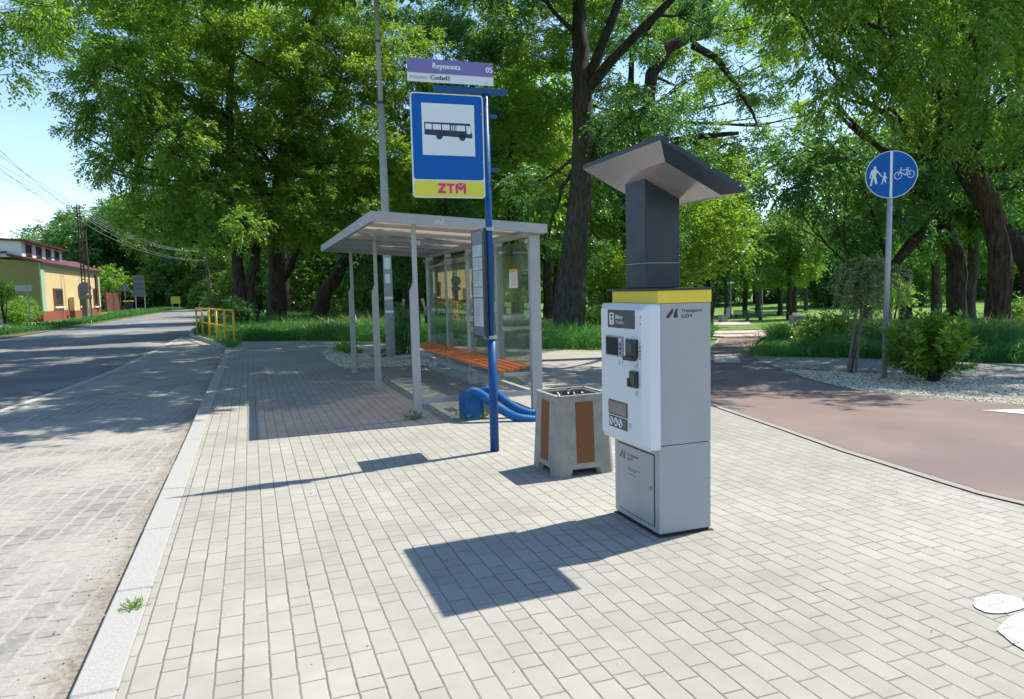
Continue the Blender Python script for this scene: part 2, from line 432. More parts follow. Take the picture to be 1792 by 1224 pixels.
def disc(cx, cy, r, k=24, r2=None): return [(cx+r*math.cos(2*PI*i/k), cy+(r2 or r)*math.sin(2*PI*i/k)) for i in range(k)]
def rrect(x0, x1, y0, y1, r, k=5):
    out = []
    for cx, cy, a0 in ((x1-r,y1-r,0),(x0+r,y1-r,90),(x0+r,y0+r,180),(x1-r,y0+r,270)):
        for i in range(k+1):
            a = math.radians(a0+90*i/k); out.append((cx+r*math.cos(a), cy+r*math.sin(a)))
    return out
def stroke(pts, w):
    """thin quads along a polyline"""
    out = []
    for a, b in zip(pts, pts[1:]):
        d = Vector((b[0]-a[0], b[1]-a[1])); L = d.length or 1; nx, ny = -d.y/L*w/2, d.x/L*w/2; ex, ey = d.x/L*w*.3, d.y/L*w*.3
        out.append([(a[0]-ex+nx,a[1]-ey+ny),(a[0]-ex-nx,a[1]-ey-ny),(b[0]+ex-nx,b[1]+ey-ny),(b[0]+ex+nx,b[1]+ey+ny)])
    return out
def ring(cx, cy, r, w, k=28):
    return [[(cx+(r+s*w/2)*math.cos(a), cy+(r+s*w/2)*math.sin(a)) for a, s in ((2*PI*i/k,1),(2*PI*(i+1)/k,1),(2*PI*(i+1)/k,-1),(2*PI*i/k,-1))] for i in range(k)]

# ------------------------------------------------------------------ palette
M_paver = paver_mat('pavers', .1, .2, (.35, .338, .30), (.215, .20, .168), .0028, tone=.045, dirt=.2)
M_walk = paver_mat('walkway pavers', .1, .2, (.25, .25, .235), (.14, .13, .11), .003, rot=math.radians(52), dirt=.3)
M_sett = paver_mat('setts', .135, .175, (.33, .322, .298), (.31, .285, .235), .0052, along='y', half=.0, sett=True, tone=.12, wob=.007, bmpd=.010, dirt=.34, tilt=0, jfill=1.0, rot=math.radians(5), gutter=-.92)
M_kerb = mat('granite kerb', (.40, .395, .37), .85, var=.3, vs=90, bmp=.25, bs=200)
M_asph = ground_mat('asphalt', (.15, .155, .16), (.19, .19, .186), .5, 260, .35, (.25, .25, .24), .003, .9, .25)
M_red = ground_mat('red asphalt', (.175, .130, .118), (.215, .168, .150), .7, 330, .4, (.17, .135, .13), .003, .9)
M_pink = ground_mat('worn path', (.42, .35, .31), (.46, .40, .36), .6, 200, .2)
M_lawn = ground_mat('lawn', (.07, .16, .025), (.13, .23, .04), .35, 60, .5, (.20, .26, .06), .03)
M_earth = ground_mat('verge', (.10, .12, .045), (.20, .17, .10), .8, 80, .4, (.09, .14, .03), .02)
M_dirt = ground_mat('gutter dirt', (.30, .23, .15), (.42, .34, .24), 4, 120, .4, bmpd=.01)
M_gravelbase = ground_mat('gravel bed', (.42, .40, .34), (.30, .28, .23), 30, 140, .5, bmpd=.02)
M_paint = paver_mat('worn white paint', .1, .2, (.62, .62, .60), (.20, .185, .16), .0024, tone=.03, dirt=.12)
M_paint2 = mat('white path paint', (.62, .62, .60), .8, var=.35, vs=18)
M_conc = mat('weathered concrete', (.30, .295, .265), .9, vs=11, bmp=.5, bs=120, col2=(.225, .22, .195))
M_granule = mat('brown washed granules', (.27, .115, .045), .95, var=.55, vs=160, bmp=.8, bs=260)
M_grey = mat('grey powder coat', (.33, .345, .355), .40, var=.05, vs=2.2)
M_shel = mat('shelter steel', (.34, .345, .35), .5, metal=.2, var=.12, vs=4)
M_white = mat('white powder coat', (.60, .63, .66), .35, var=.03, vs=2)
M_ylw = mat('yellow band', (.72, .53, .045), .4, var=.04)
M_anth = mat('anthracite steel', (.026, .037, .054), .38, var=.25, vs=3, spec=.3)
M_anth2 = mat('glossy underside', (.30, .28, .27), .22, metal=.35, var=.15, vs=3)
M_dark = mat('dark plastic', (.018, .02, .024), .4)
M_label = mat('dark grey label', (.055, .058, .065), .5)
M_screen = mat('screen glass', (.03, .035, .035), .12)
M_blue = mat('blue sign face', (.0, .092, .36), .5, var=.05, spec=.2)
M_bpole = mat('blue pole paint', (.004, .07, .23), .42, var=.2, vs=7, spec=.3)
M_hose = mat('blue ribbed hose', (.003, .10, .30), .5, var=.25, vs=14, spec=.3)
M_swhite = mat('sign white', (.62, .65, .68), .45, var=.04)
M_syel = mat('sign yellow', (.62, .58, .04), .45, var=.04)
M_viol = mat('sign violet', (.155, .13, .34), .45, var=.06)
M_mag = mat('magenta', (.65, .01, .18), .5)
M_ink = mat('sign ink', (.012, .02, .045), .5)
M_inkg = mat('grey ink', (.16, .17, .19), .5)
M_galv = mat('galvanised steel', (.34, .36, .38), .5, metal=.4, var=.2, vs=9)
M_mast = mat('grey lamp mast', (.40, .42, .43), .55, metal=.05, var=.2, vs=9)
M_orange = mat('orange wood', (.72, .175, .035), .45, var=.3, vs=14)
M_paper = mat('paper', (.68, .70, .72), .6, var=.05)
M_bag = mat('black bag film', (.012, .014, .02), .25, var=.3)
M_fence = mat('yellow railing paint', (.72, .42, .02), .5, var=.2)
M_bark = barkmat('bark', (.030, .024, .019), (.085, .07, .055))
M_barkl = barkmat('grey bark', (.05, .05, .043), (.105, .10, .085))
M_barkr = barkmat('reddish bark', (.045, .028, .020), (.12, .08, .055))
L_yel = leafmat('yellow green leaves', (.085, .18, .02), (.24, .36, .035), .62, .035)
L_prk = leafmat('park leaves', (.06, .16, .025), (.17, .28, .04), .55, .035)
L_mid = leafmat('mid green leaves', (.075, .19, .03), (.21, .345, .042), .6, .035)
L_blu = leafmat('blue green leaves', (.035, .135, .045), (.10, .22, .06), .57, .04)
L_shr = leafmat('shrub leaves', (.075, .21, .03), (.23, .37, .04), .5, .05)
L_con = leafmat('grey green needles', (.15, .23, .08), (.29, .37, .14), .5)
L_grass = leafmat('grass blades', (.03, .15, .035), (.08, .22, .055), .45, .025)
L_dry = leafmat('dry grass', (.12, .19, .045), (.26, .27, .09), .4)
M_glass = glassmat('shelter glass', (.88, .95, .89), .65)
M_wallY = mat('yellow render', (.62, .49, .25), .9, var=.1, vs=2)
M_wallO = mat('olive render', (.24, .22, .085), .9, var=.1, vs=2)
M_mint = mat('mint trim', (.34, .46, .33), .85)
M_brickr = mat('red plinth', (.30, .085, .05), .9, var=.3, vs=12)
M_roof = mat('dark red roof', (.10, .022, .024), .5)
M_wwall = mat('white render', (.72, .72, .74), .9, var=.06)
M_brown = mat('brown window wood', (.12, .045, .022), .6)
M_pane = mat('window pane', (.05, .06, .07), .12)
M_rust = mat('rusty lattice steel', (.10, .055, .045), .8, var=.3)
M_wood = mat('weathered wood', (.17, .16, .13), .9, var=.35, vs=20)
# ------------------------------------------------------------------ the setting
def gmesh(name, quadlist, m):
    mb = MB()
    for q in quadlist: mb.add(q, [tuple(range(len(q)))])
    me = mb.mesh(name); bm = bmesh.new(); bm.from_mesh(me); bmesh.ops.remove_doubles(bm, verts=bm.verts, dist=1e-4)
    bmesh.ops.recalc_face_normals(bm, faces=bm.faces); bm.faces.ensure_lookup_table()
    if sum(f.normal.z for f in bm.faces) < 0: bmesh.ops.reverse_faces(bm, faces=bm.faces)
    bm.to_mesh(me); bm.free(); return link(name, me, m)
# one sheet to the horizon: low by the road, level with the paving elsewhere, falling away into the park
edge = [(-60,-.6),(22,-.6),(24.5,-1.0),(28.5,-1.7),(31.5,-2.25),(36,-2.5),(60,-2.4),(80,-1.3),(105,4),(125,14),(150,34),(220,110),(1500,900)]
ledge = [(-60,-12.5),(0,-12),(20,-11.0),(36,-10.05),(50,-9.45),(67,-9.3),(89,-8.95),(106,-7.3),(125,-2.0),(150,14),(220,88),(1500,860)]
def interp(tab, y):
    for (a, xa), (b, xb) in zip(tab, tab[1:]):
        if y <= b: t = (y-a)/(b-a); return xa+(xb-xa)*t
    return tab[-1][1]
ys = [-60,-20,-8,0,6,12,18,20,22,24.5,26.5,28.5,31.5,34,36,40,45,50,55,60,67,74,80,89,97,105,115,125,137,150,180,220,400,1500]
rows = []
for y in ys:
    e = interp(edge, y); l = interp(ledge, y)
    xs = [-1500,-300,-80,-40,-20] ; row = [(x + (l+12 if x > -100 else 0), y, -.10) for x in xs]
    row += [(l-.02, y, -.10), (l, y, -.16), (e, y, -.16), (e+.01, y, -.03)]
    for k in (1,2,4,6,8,10,12,14,17,20,24,28,33,39,46,54,64,80,110,170,400,1500):
        x = e + k; row.append((x, y, hgt(x, y) - .03 + (.0 if k < 40 else 0)))
    rows.append(row)
q = [[rows[i][j], rows[i][j+1], rows[i+1][j+1], rows[i+1][j]] for i in range(len(rows)-1) for j in range(len(rows[0])-1)]
g = gmesh('ground', q, M_lawn); tag(g, kind='structure')
# road between the two edges
q = []
for a, b in zip(ys, ys[1:]):
    q.append([(interp(ledge,a)+.02,a,-.12),(interp(edge,a)-.02,a,-.12),(interp(edge,b)-.02,b,-.12),(interp(ledge,b)+.02,b,-.12)])
tag(gmesh('road', q, M_asph), kind='structure')
# cobbled bay, its pale border line and the dirt in the gutter
bayL = [(-20,-3.75),(0,-3.65),(11.2,-3.42),(16.7,-2.75),(24,-2.6),(31,-2.5)]
def baypts(tab, y0, y1, n=16): return [(interp(tab, y0+(y1-y0)*i/n), y0+(y1-y0)*i/n) for i in range(n+1)]
L = baypts(bayL, -20, 31); R = [(interp(edge, y)-.02, y) for y in (-20,0,10,20,22,24.5,26.5,28.5,31)]
tag(sheet('parking_bay', L + R[::-1], -.105, M_sett), kind='structure')
q = [[(a[0]-.16,a[1],-.1),(a[0],a[1],-.1),(b[0],b[1],-.1),(b[0]-.16,b[1],-.1)] for a, b in zip(L, L[1:])]
tag(gmesh('bay_edging', q, mat('concrete edging', (.46,.45,.41), .9, var=.3, vs=25)), kind='structure')
# kerb stones, one metre each with open joints, then the rounded kerb round the island
mb = MB(); y = -3.08
while y < 21.6:
    j = random.uniform(-.003, .003)
    mb.box(-.70+j, -.535+j, y+.004, y+.996, -.2, .002+random.uniform(-.002,.002)); y += 1.0
k = mb.mesh('kerb', .008, 1); tag(link('kerb', k, M_kerb), kind='structure')
mb = MB()
isl = [(-.62,21.9),(-.72,23.2),(-1.0,24.6),(-1.4,26.6),(-1.75,28.5),(-2.28,31.5),(-2.5,36),(-2.5,50),(-2.4,60)]
for a, b in zip(isl, isl[1:]): mb.bar((a[0],a[1],-.07), (b[0],b[1],-.07), .13, .16)
tag(mb.build('island_kerb', M_conc, None), kind='structure')
tag(sheet('island_verge', [(-.56,21.95),(-.66,23.2),(-.94,24.6),(-1.3,26.6),(-1.69,28.5),(-2.2,31.5),(-2.42,36),(-2.4,45),(3,45),(-.2,25.3),(-.45,22)], -.012, M_earth), kind='structure')
# paving: left edge along the kerb, right edge along the red path
pathL = [(6.9,-3),(5.9,.3),(5.1,2.0),(4.59, 3.09), (4.62, 3.47), (4.68, 3.97), (4.73, 4.33), (4.77, 4.73), (4.88, 5.26), (4.99, 5.83), (5.1, 6.48),(5.22,7.18),(5.95,8.7),(7.0,10.3),(8.3,11.9),(10.6,14.55),(12.6,17.0),(15.2,20.3)]
farE = [(-.45,22.3),(-.3,24.5),(2.0,22.94),(3.14,21.2),(4.9,18.2),(6.6,15.77),(7.6,14.75),(8.6,13.95),(9.6,13.35)]
pv = [(-.533,-3),(-.533,21.6)] + farE + [p for p in pathL[::-1] if p[1] < 13.2]
tag(sheet('pavement', pv, 0, M_paver, thick=.14), kind='structure')
pathR = [(11.0,-3),(9.7,1.5),(8.9,3.9),(8.15, 5.53), (7.92, 5.98), (7.68, 6.47), (7.47, 7.08), (7.55, 7.66), (7.76, 8.46), (8.38, 9.87),(8.8,10.75),(9.35,11.75),(11.4,14.2),(13.6,16.6),(17.2,20.2)]
def strip(name, A, B, m, dz, n=40):
    def res(T):
        T = [Vector((p[0],p[1],0)) for p in T]; ds = [0]
        for a, b in zip(T, T[1:]): ds.append(ds[-1]+(b-a).length)
        out = []
        for i in range(n+1):
            s = ds[-1]*i/n; k = max(j for j in range(len(ds)-1) if ds[j] <= s+1e-6); out.append(T[k].lerp(T[k+1], (s-ds[k])/(ds[k+1]-ds[k])))
        return out
    A, B = res(A), res(B); q = []
    for i in range(n):
        cols = []
        for (a, b) in ((A[i],B[i]),(A[i+1],B[i+1])):
            cols.append([a.lerp(b, t/3) for t in range(4)])
        for j in range(3):
            q.append([(p.x,p.y,hgt(p.x,p.y)+dz) for p in (cols[0][j],cols[0][j+1],cols[1][j+1],cols[1][j])])
    return tag(gmesh(name, q, m), kind='structure')
def offs(T, d):
    out = []
    for i, p in enumerate(T):
        a = Vector(T[max(0,i-1)]); b = Vector(T[min(len(T)-1,i+1)]); t = (b-a).normalized(); out.append((p[0]+t.y*d, p[1]-t.x*d))
    return out
strip('cycle_path', pathL, pathR, M_red, .006, 60)
strip('path_edging', offs(pathL,-.085), offs(pathL,-.012), mat('edging strip', (.30,.29,.26), .9, var=.25, vs=25), .010, 60)
strip('path_joint', offs(pathL,-.012), offs(pathL,.008), mat('joint dirt', (.09,.085,.07), .95), .0075, 60)
strip('path_edging', pathR, offs(pathR,.05), mat('dark edging', (.16,.155,.14), .9, var=.3), .010, 60)
# the lane running right of the path and, beyond it, the park walks
walk = [(9.35,11.78),(10.7,10.45),(11.3,9.25),(12.1,8.2),(14.2,6.0),(18,1.5)]
walkN = [(8.42,9.88),(8.75,9.3),(9.1,8.75),(10.35,7.05),(12.2,4.6),(15.6,.3)]
strip('side_walk', walkN, walk, M_walk, .003, 24)
strip('walk_edging', offs(walkN,.0), offs(walkN,.06), mat('dark edging', (.16,.155,.14), .9, var=.3), .02, 24)
# gravel beds
bedR = [p for p in offs(pathR,.07) if .5 < p[1] < 9.95] + [(8.40,9.86),(8.75,9.3),(9.1,8.75),(10.35,7.05),(12.2,4.6),(14.3,2.0)]
tag(sheet('gravel_bed', bedR, -.004, M_gravelbase), kind='structure')
bedL = [(1.65,14.03),(1.55,16.5),(1.67,18.55),(2.2,20.9),(3.0,19.6),(3.7,18.4),(4.4,17.4),(4.3,15.6),(3.34,13.66)]
tag(sheet('planting_bed', bedL, .004, M_gravelbase), kind='structure')
# park walks draped on the slope
def drape(name, quad_, m, dz=.02, n=14):
    a, b, c, d = [Vector((p.x,p.y,0)) for p in quad_]; q = []
    def P(u, v): p = a.lerp(b,u).lerp(d.lerp(c,u), v); return (p.x,p.y,hgt(p.x,p.y)+dz)
    for i in range(n):
        for j in range(n): q.append([P(i/n,j/n),P((i+1)/n,j/n),P((i+1)/n,(j+1)/n),P(i/n,(j+1)/n)])
    return tag(gmesh(name, q, m), kind='structure')
drape('park_path', [Vector((15.2,20.3,0)),Vector((17.2,20.2,0)),G(1372,36),G(1215,36)], M_pink)
drape('park_path', [G(1120,36),G(1372,36),G(1362,44),G(1120,44)], M_pink)
drape('park_path', [G(1150,62),G(1315,62),G(1310,72),G(1150,72)], M_pink)
drape('park_path', [G(1235,95),G(1400,95),G(1400,99),G(1235,99)], M_pink)
# pale slabs where the walks cross the cycle path
drape('crossing_slab', [Vector((8.03,11.1,0)),Vector((8.42,10.84,0)),Vector((9.32,12.12,0)),Vector((8.95,12.37,0))], mat('pale slabs', (.42,.43,.38), .9, var=.3, vs=20), .012, 4)
# painted marks
def gpaint(polys, z=.006, m=None):
    mb = MB()
    for p in polys: mb.add([(x,y,z) for x, y in p], [tuple(range(len(p)))])
    me = mb.mesh('painted_mark'); bm = bmesh.new(); bm.from_mesh(me)
    for f in bm.faces:
        f.normal_update()
        if f.normal.z < 0: f.normal_flip()
    bm.to_mesh(me); bm.free()
    return tag(link('painted_mark', me, m or M_paint), kind='structure')
def onto(P, o, ux, uy): return [(o[0]+a*ux[0]+b*uy[0], o[1]+a*ux[1]+b*uy[1]) for a, b in P]
# walking figure painted on the paving, only its head and shoulder in view
gpaint([[(3.16, 2.11), (3.14, 2.09), (3.1, 2.08), (3.07, 2.08), (3.03, 2.08), (3.0, 2.08), (2.97, 2.09), (2.95, 2.1), (2.93, 2.12), (2.93, 2.14), (2.93, 2.16), (2.94, 2.18), (2.96, 2.2), (2.98, 2.21), (3.01, 2.23), (3.05, 2.23), (3.09, 2.23), (3.12, 2.23), (3.15, 2.22), (3.18, 2.21), (3.19, 2.19), (3.2, 2.17), (3.2, 2.15), (3.18, 2.13)], [(3.07, 2.06), (2.99, 2.05), (2.87, 2.01), (2.82, 1.99), (2.77, 1.89), (2.76, 1.84), (2.75, 1.73), (2.93, 1.72), (3.21, 1.93)]])
o, ux, uy = (.42,19.9), (.80,-.6), (.6,.80)
gpaint([onto(disc(-.62,-.02,.1,14), o, ux, uy), onto([(-.5,-.12),(-.1,-.2),(.1,-.1),(.1,.1),(-.1,.2),(-.5,.12)], o, ux, uy), onto([(.1,-.1),(.7,-.42),(.78,-.3),(.15,.0)], o, ux, uy), onto([(.1,.1),(.7,.36),(.78,.25),(.15,.0)], o, ux, uy)])
o, ux, uy = (7.62,5.05), (.9,-.43), (.43,.9)
gpaint([onto([(-.35,.35),(-.05,.1),(.25,.0),(.25,.12),(.9,-.2),(.9,-.05),(.25,.3),(.25,.42)], o, ux, uy)], .012, M_paint2)
# stones on the gravel beds
def inside(P, x, y):
    c = np.zeros(len(x), bool); j = len(P)-1
    for i in range(len(P)):
        xi, yi, xj, yj = P[i][0], P[i][1], P[j][0], P[j][1]
        c ^= ((yi > y) != (yj > y)) & (x < (xj-xi)*(y-yi)/(yj-yi+1e-12)+xi); j = i
    return c
def stones(name, P, n, size, z0, m=None):
    xs = [p[0] for p in P]; ys_ = [p[1] for p in P]
    x = rng.uniform(min(xs), max(xs), n); y = rng.uniform(min(ys_), max(ys_), n); k = inside(P, x, y); x, y = x[k], y[k]; N = len(x)
    s = rng.uniform(.5, 1.3, N)*size; a = rng.uniform(0, PI, N); sx = rng.uniform(.6,1.2,N)
    base = np.array([(-1,-.7,0),(1,-.6,0),(.9,.8,0),(-.8,.7,0),(-.5,-.35,.55),(.55,-.3,.6),(.4,.4,.5),(-.5,.3,.6)])
    V = base[None]*s[:,None,None]; V[:,:,0] *= sx[:,None]; c, s_ = np.cos(a), np.sin(a)
    Xr = V[:,:,0]*c[:,None]-V[:,:,1]*s_[:,None]; Yr = V[:,:,0]*s_[:,None]+V[:,:,1]*c[:,None]
    V = np.stack([Xr+x[:,None], Yr+y[:,None], V[:,:,2]+z0+rng.uniform(-.004,.004,N)[:,None]], -1)
    F = [(4,5,6,7),(0,1,5,4),(1,2,6,5),(2,3,7,6),(3,0,4,7)]
    Q = np.stack([V[:, f] for f in F], 1).reshape(-1,4,3); T = np.repeat(rng.uniform(0,1,N), 5)
    return tag(quads(name, Q, T, m or M_stone), kind='stuff')
m, nt, o = newmat('gravel stones'); at = nd(nt, 'Attribute', attribute_name='tone'); p = nd(nt, 'BsdfPrincipled'); p.inputs['Roughness'].default_value = .85
cr_ = nd(nt, 'ValToRGB'); cr_.color_ramp.elements[0].color = (.17,.14,.09,1); cr_.color_ramp.elements[1].color = (.60,.575,.48,1)
e = cr_.color_ramp.elements.new(.35); e.color = (.43,.40,.30,1)
nt.links.new(at.outputs['Fac'], cr_.inputs[0]); nt.links.new(cr_.outputs[0], p.inputs['Base Color']); nt.links.new(p.outputs[0], o.inputs[0]); M_stone = m
stones('gravel', bedR, 60000, .017, -.004)
stones('gravel', bedL, 14000, .022, .004)
stones('gravel', [(2.05,3.38),(2.56,3.38),(2.58,4.1),(2.05,4.1)], 120, .005, .0)
mb = MB(); ring_ = []
for i in range(120):
    t = i/120*4; s_ = int(t); f_ = t-s_; cs = [(2.147,3.491),(2.513,3.491),(2.513,4.04),(2.147,4.04)]; a = cs[s_]; b = cs[(s_+1)%4]
    x_, y_ = a[0]+(b[0]-a[0])*f_, a[1]+(b[1]-a[1])*f_; k_ = .001+.010*abs(mnoise.noise(Vector((x_*19,y_*19,0)))); ring_.append((x_+(x_-2.33)/.2*k_, y_+(y_-3.765)/.29*k_))
tag(sheet('base_dirt', ring_, .003, mat('dark joint dirt', (.075,.065,.05), .95, var=.5, vs=60, bmp=.6)), kind='structure')
n_ = 110; P_ = np.stack([rng.uniform(-.6,4.6,n_), rng.uniform(1.7,9,n_)**1.0, np.full(n_,.004)], -1); a_ = rng.uniform(0,2*PI,n_); s_ = rng.uniform(.006,.02,n_)
tag(quads('fallen_leaves', kites(P_, np.stack([np.cos(a_),np.sin(a_),np.full(n_,.15)],-1), np.tile([0,0,1.],(n_,1)), s_, s_*.5), rng.uniform(0,1,n_), mat('dry leaf litter', (.16,.10,.04), .9, var=.7, vs=3)), kind='stuff')
stones('grit', [(-.98,1.5),(-.72,1.5),(-.72,20),(-.98,20)], 900, .005, -.106, m=MATS['dark joint dirt'])
stones('grit', [(-.53,2),(3.5,1.6),(4.5,4),(4.7,6.5),(1.5,7.5),(-.53,9)], 90, .006, .0)

# grass: tall verges as blades, one mass each
def grass(name, P, n, h, wd, m, dry=0., label=None, lean=.35, low=()):
    xs = [p[0] for p in P]; ys_ = [p[1] for p in P]
    x = rng.uniform(min(xs), max(xs), n); y = rng.uniform(min(ys_), max(ys_), n); k = inside(P, x, y); x, y = x[k], y[k]; N = len(x)
    z = np.array([hgt(a, b) for a, b in zip(x, y)]) - .03
    cl = np.array([mnoise.noise(Vector((a*.45, b*.45, 1))) + .6*mnoise.noise(Vector((a*1.7, b*1.7, 5))) for a, b in zip(x, y)])
    H = h*(1 + .55*cl)*rng.uniform(.45, 1.25, N)
    for c_, r_ in low: H *= np.where(np.hypot(x-c_[0], y-c_[1]) < r_, .3, 1.)
    ax = unit(np.stack([rng.normal(0, lean, N), rng.normal(0, lean, N), np.ones(N)], -1)); P0 = np.stack([x, y, z], -1)
    Wd = wd*rng.uniform(.6, 1.4, N)
    A = kites(P0, ax, rand_dirs(N)*np.array([1,1,.2]), H*.7, Wd, .35)
    tip = P0 + ax*(H*.62)[:,None]; a2 = unit(ax + np.stack([rng.normal(0,.8,N), rng.normal(0,.8,N), -rng.uniform(.1,.7,N)], -1))
    B = kites(tip, a2, rand_dirs(N), H*.5, Wd*.8, .3)
    T = .5 + .9*cl + rng.normal(0,.25,N)
    return tag(quads(name, np.concatenate([A, B]), np.concatenate([T, T+.1]), m), kind='stuff')
vr = [(9.45,11.95),(10.85,10.6),(11.45,9.4),(12.25,8.35),(14.3,6.2),(17,3.4),(22,6),(20,12),(17.5,16),(15.2,16.6),(13.4,15.9),(11.5,14.0)]
grass('tall_grass', vr, 200000, .42, .014, L_grass, low=[(G(1398,16.6),1.2),(G(1375,15.2),1.1)])
grass('seed_grass', [(11.6,13.4),(12.9,10.8),(14.5,8),(19,6.5),(20,12),(16.8,15.5)], 9000, .55, .010, L_dry, lean=.2)
vl = [(-.25,24.6),(2.05,23.05),(3.2,21.35),(5.0,18.35),(6.7,15.9),(7.6,14.95),(8.6,14.1),(9.7,13.9),(12,16.9),(14.6,20.3),(15,26),(10,34),(2,42),(-2.2,42),(-2.1,33),(-1.0,27)]
grass('tall_grass', vl, 210000, .48, .022, L_grass)
grass('seed_grass', [(1,27),(5,20.5),(9,16),(13,20),(9,32),(0,38)], 10000, .6, .014, L_dry, lean=.2)
grass('verge_grass', [(-.7,22.4),(-.35,22.2),(-.35,24.4),(-1.1,28),(-2.0,31.5),(-2.1,36),(-2.35,36),(-2.1,30.5),(-1.3,26.2)], 9000, .14, .012, L_grass)
grass('verge_grass', [(-10.2,36),(-9.5,50),(-9.4,67),(-9.1,89),(-7.5,106),(-12,112),(-13.2,85),(-11.5,67),(-11.3,50),(-12,40)], 42000, .30, .045, L_grass)
tag(sheet('sidewalk', [(-12.3,30),(-11.9,45),(-12.2,60),(-12.6,84),(-13.6,84),(-13.5,60),(-14.4,45),(-15,30)], -.09, mat('old pavement', (.40,.38,.33), .9, var=.3, vs=1.5)), kind='structure')
tag(sheet('verge', [(-10.4,20),(-9.5,50),(-9.35,67),(-9.0,89),(-7.4,106),(-9,112),(-12.6,88),(-11.9,60),(-11.9,45),(-12.4,20)], -.094, M_earth), kind='structure')
# ------------------------------------------------------------------ ticket machine
R_ = empty('ticket_machine', (2.33,3.76,0), 'grey and white ticket machine with yellow band and solar roof on the paving', 'ticket machine')
bx0, bx1, by0, by1 = 2.155, 2.505, 3.50, 4.03
MB().box(bx0+.01, bx1-.01, by0+.01, by1-.01, -.005, .02).build('plinth', M_dark, R_)
MB().box(bx0, bx1, by0, by1, .018, .532).build('lower_body', M_grey, R_, .003)
MB().box(bx0, bx1, by0, by1, .536, 1.350).build('upper_body', M_grey, R_, .003)
MB().box(bx0-.004, bx1+.004, by0-.004, by1+.004, 1.352, 1.424).build('band', M_ylw, R_, .003)
MB().box(bx0-.03, bx1+.004, by0-.012, by1+.03, 1.426, 1.438).build('top_plate', M_anth, R_, .002)
MB().box(bx0-.006, bx0-.0005, 3.555, 3.975, .055, .47).build('door', M_grey, R_, .002)
d = MB().box(bx0-.002, bx0, 3.548, 3.982, .048, .477).build('door_gap', M_dark, R_)
lk = MB().tube([(bx0-.005,3.585,.27),(bx0-.014,3.585,.27)], .011, 14).build('lock', M_galv, R_)
# white cabinet with chamfered rim
cx, cb = 2.055, 2.150
y0, y1, z0, z1 = 3.472, 4.045, .515, 1.352
o_ = rrect(y0, y1, z0, z1, .02, 3); i_ = rrect(y0+.042, y1-.042, z0+.035, z1-.035, .012, 3)
k = len(o_)
V = [(cb, a, b) for a, b in o_] + [(cx+.03, a, b) for a, b in o_] + [(cx, a, b) for a, b in i_]
F = [tuple(range(k)), tuple(range(3*k-1, 2*k-1, -1))]
for s_ in (0, 1): F += [(s_*k+i, (s_+1)*k+i, (s_+1)*k+(i+1)%k, s_*k+(i+1)%k) for i in range(k)]
cab = MB().add(V, F).mesh('cabinet'); bm = bmesh.new(); bm.from_mesh(cab); bmesh.ops.recalc_face_normals(bm, faces=bm.faces); bm.to_mesh(cab); bm.free()
cabo = link('cabinet', cab, M_white, R_)
nX = Vector((-1,0,0)); uL = Vector((0,-1,0))       # on the cabinet front: u runs toward -Y
def cf(u, v): return (cx, 3.985-u, v)              # u from the far rim
def cpoly(polys, m, name, t=.0006, th=.001, par=R_): return flat(polys, (cx, 3.985, 0), uL, Z_, nX, m, par, name, t, th)
hd = cpoly([rrect(.072,.40,1.207,1.315,.008)], M_label, 'header_label', .0004, .0012)
cpoly([rrect(.095,.150,1.225,1.297,.006)], M_swhite, 'ticket_symbol', .0018, .0006)
cpoly([rrect(.107,.138,1.275,1.289,.003), [(.113,1.268),(.133,1.268),(.133,1.252),(.113,1.252)], [(.116,1.246),(.130,1.246),(.136,1.232),(.122,1.238)]], M_label, 'ticket_symbol', .0026, .0004)
text('Bilety', cf(.170,1.262), uL, Z_, nX, .024, .085, M_swhite, R_, .006, t=.002)
text('Tickets', cf(.170,1.232), uL, Z_, nX, .022, .100, M_swhite, R_, .0, t=.002)
sf = MB().box(cx-.008, cx, 3.985-.265, 3.985-.05, 1.035, 1.158).build('screen_frame', M_galv, R_, .002)
MB().box(cx-.0095, cx-.0075, 3.985-.212, 3.985-.062, 1.043, 1.150).build('screen', M_screen, sf)
for i in range(4):
    MB().box(cx-.0105, cx-.008, 3.985-.248, 3.985-.228, 1.052+i*.026, 1.066+i*.026).build('button', M_label if i != 3 else M_swhite, sf, .001)
MB().box(cx-.006, cx, 3.985-.312, 3.985-.298, 1.10, 1.155).build('coin_slot', M_galv, R_, .001)
cpoly([rrect(.302,.308,1.107,1.148,.002)], M_dark, 'coin_slot', .0066, .0004)
cr1 = MB().box(cx-.030, cx, 3.985-.435, 3.985-.335, 1.045, 1.150).build('card_reader', M_dark, R_, .006)
MB().box(cx-.034, cx-.029, 3.985-.415, 3.985-.357, 1.075, 1.135).build('keypad', M_label, cr1, .002)
MB().box(cx-.045, cx-.004, 3.985-.425, 3.985-.325, 1.028, 1.052).build('reader_lip', M_dark, cr1, .006)
cr2 = MB().box(cx-.022, cx, 3.985-.437, 3.985-.362, .872, .968).build('card_holder', M_dark, R_, .005)
MB().box(cx-.030, cx-.004, 3.985-.372, 3.985-.350, .875, .925).build('holder_clip', M_dark, cr2, .003)
MB().box(cx-.025, cx-.021, 3.985-.425, 3.985-.375, .895, .955).build('holder_plate', M_label, cr2, .001)
for i, c in enumerate(((.5,.5,.52),(.04,.1,.35),(.03,.08,.4),(.5,.03,.03),(.25,.08,.3))):
    cpoly([rrect(.448,.460,1.122-i*.0215,1.134-i*.0215,.002)], mat('card mark %d' % i, c, .5, var=0), 'card_sticker')
for u, v in ((.460,1.278),(.460,1.238)): cpoly([disc(u,v,.0045,12)], M_dark, 'indicator_hole')
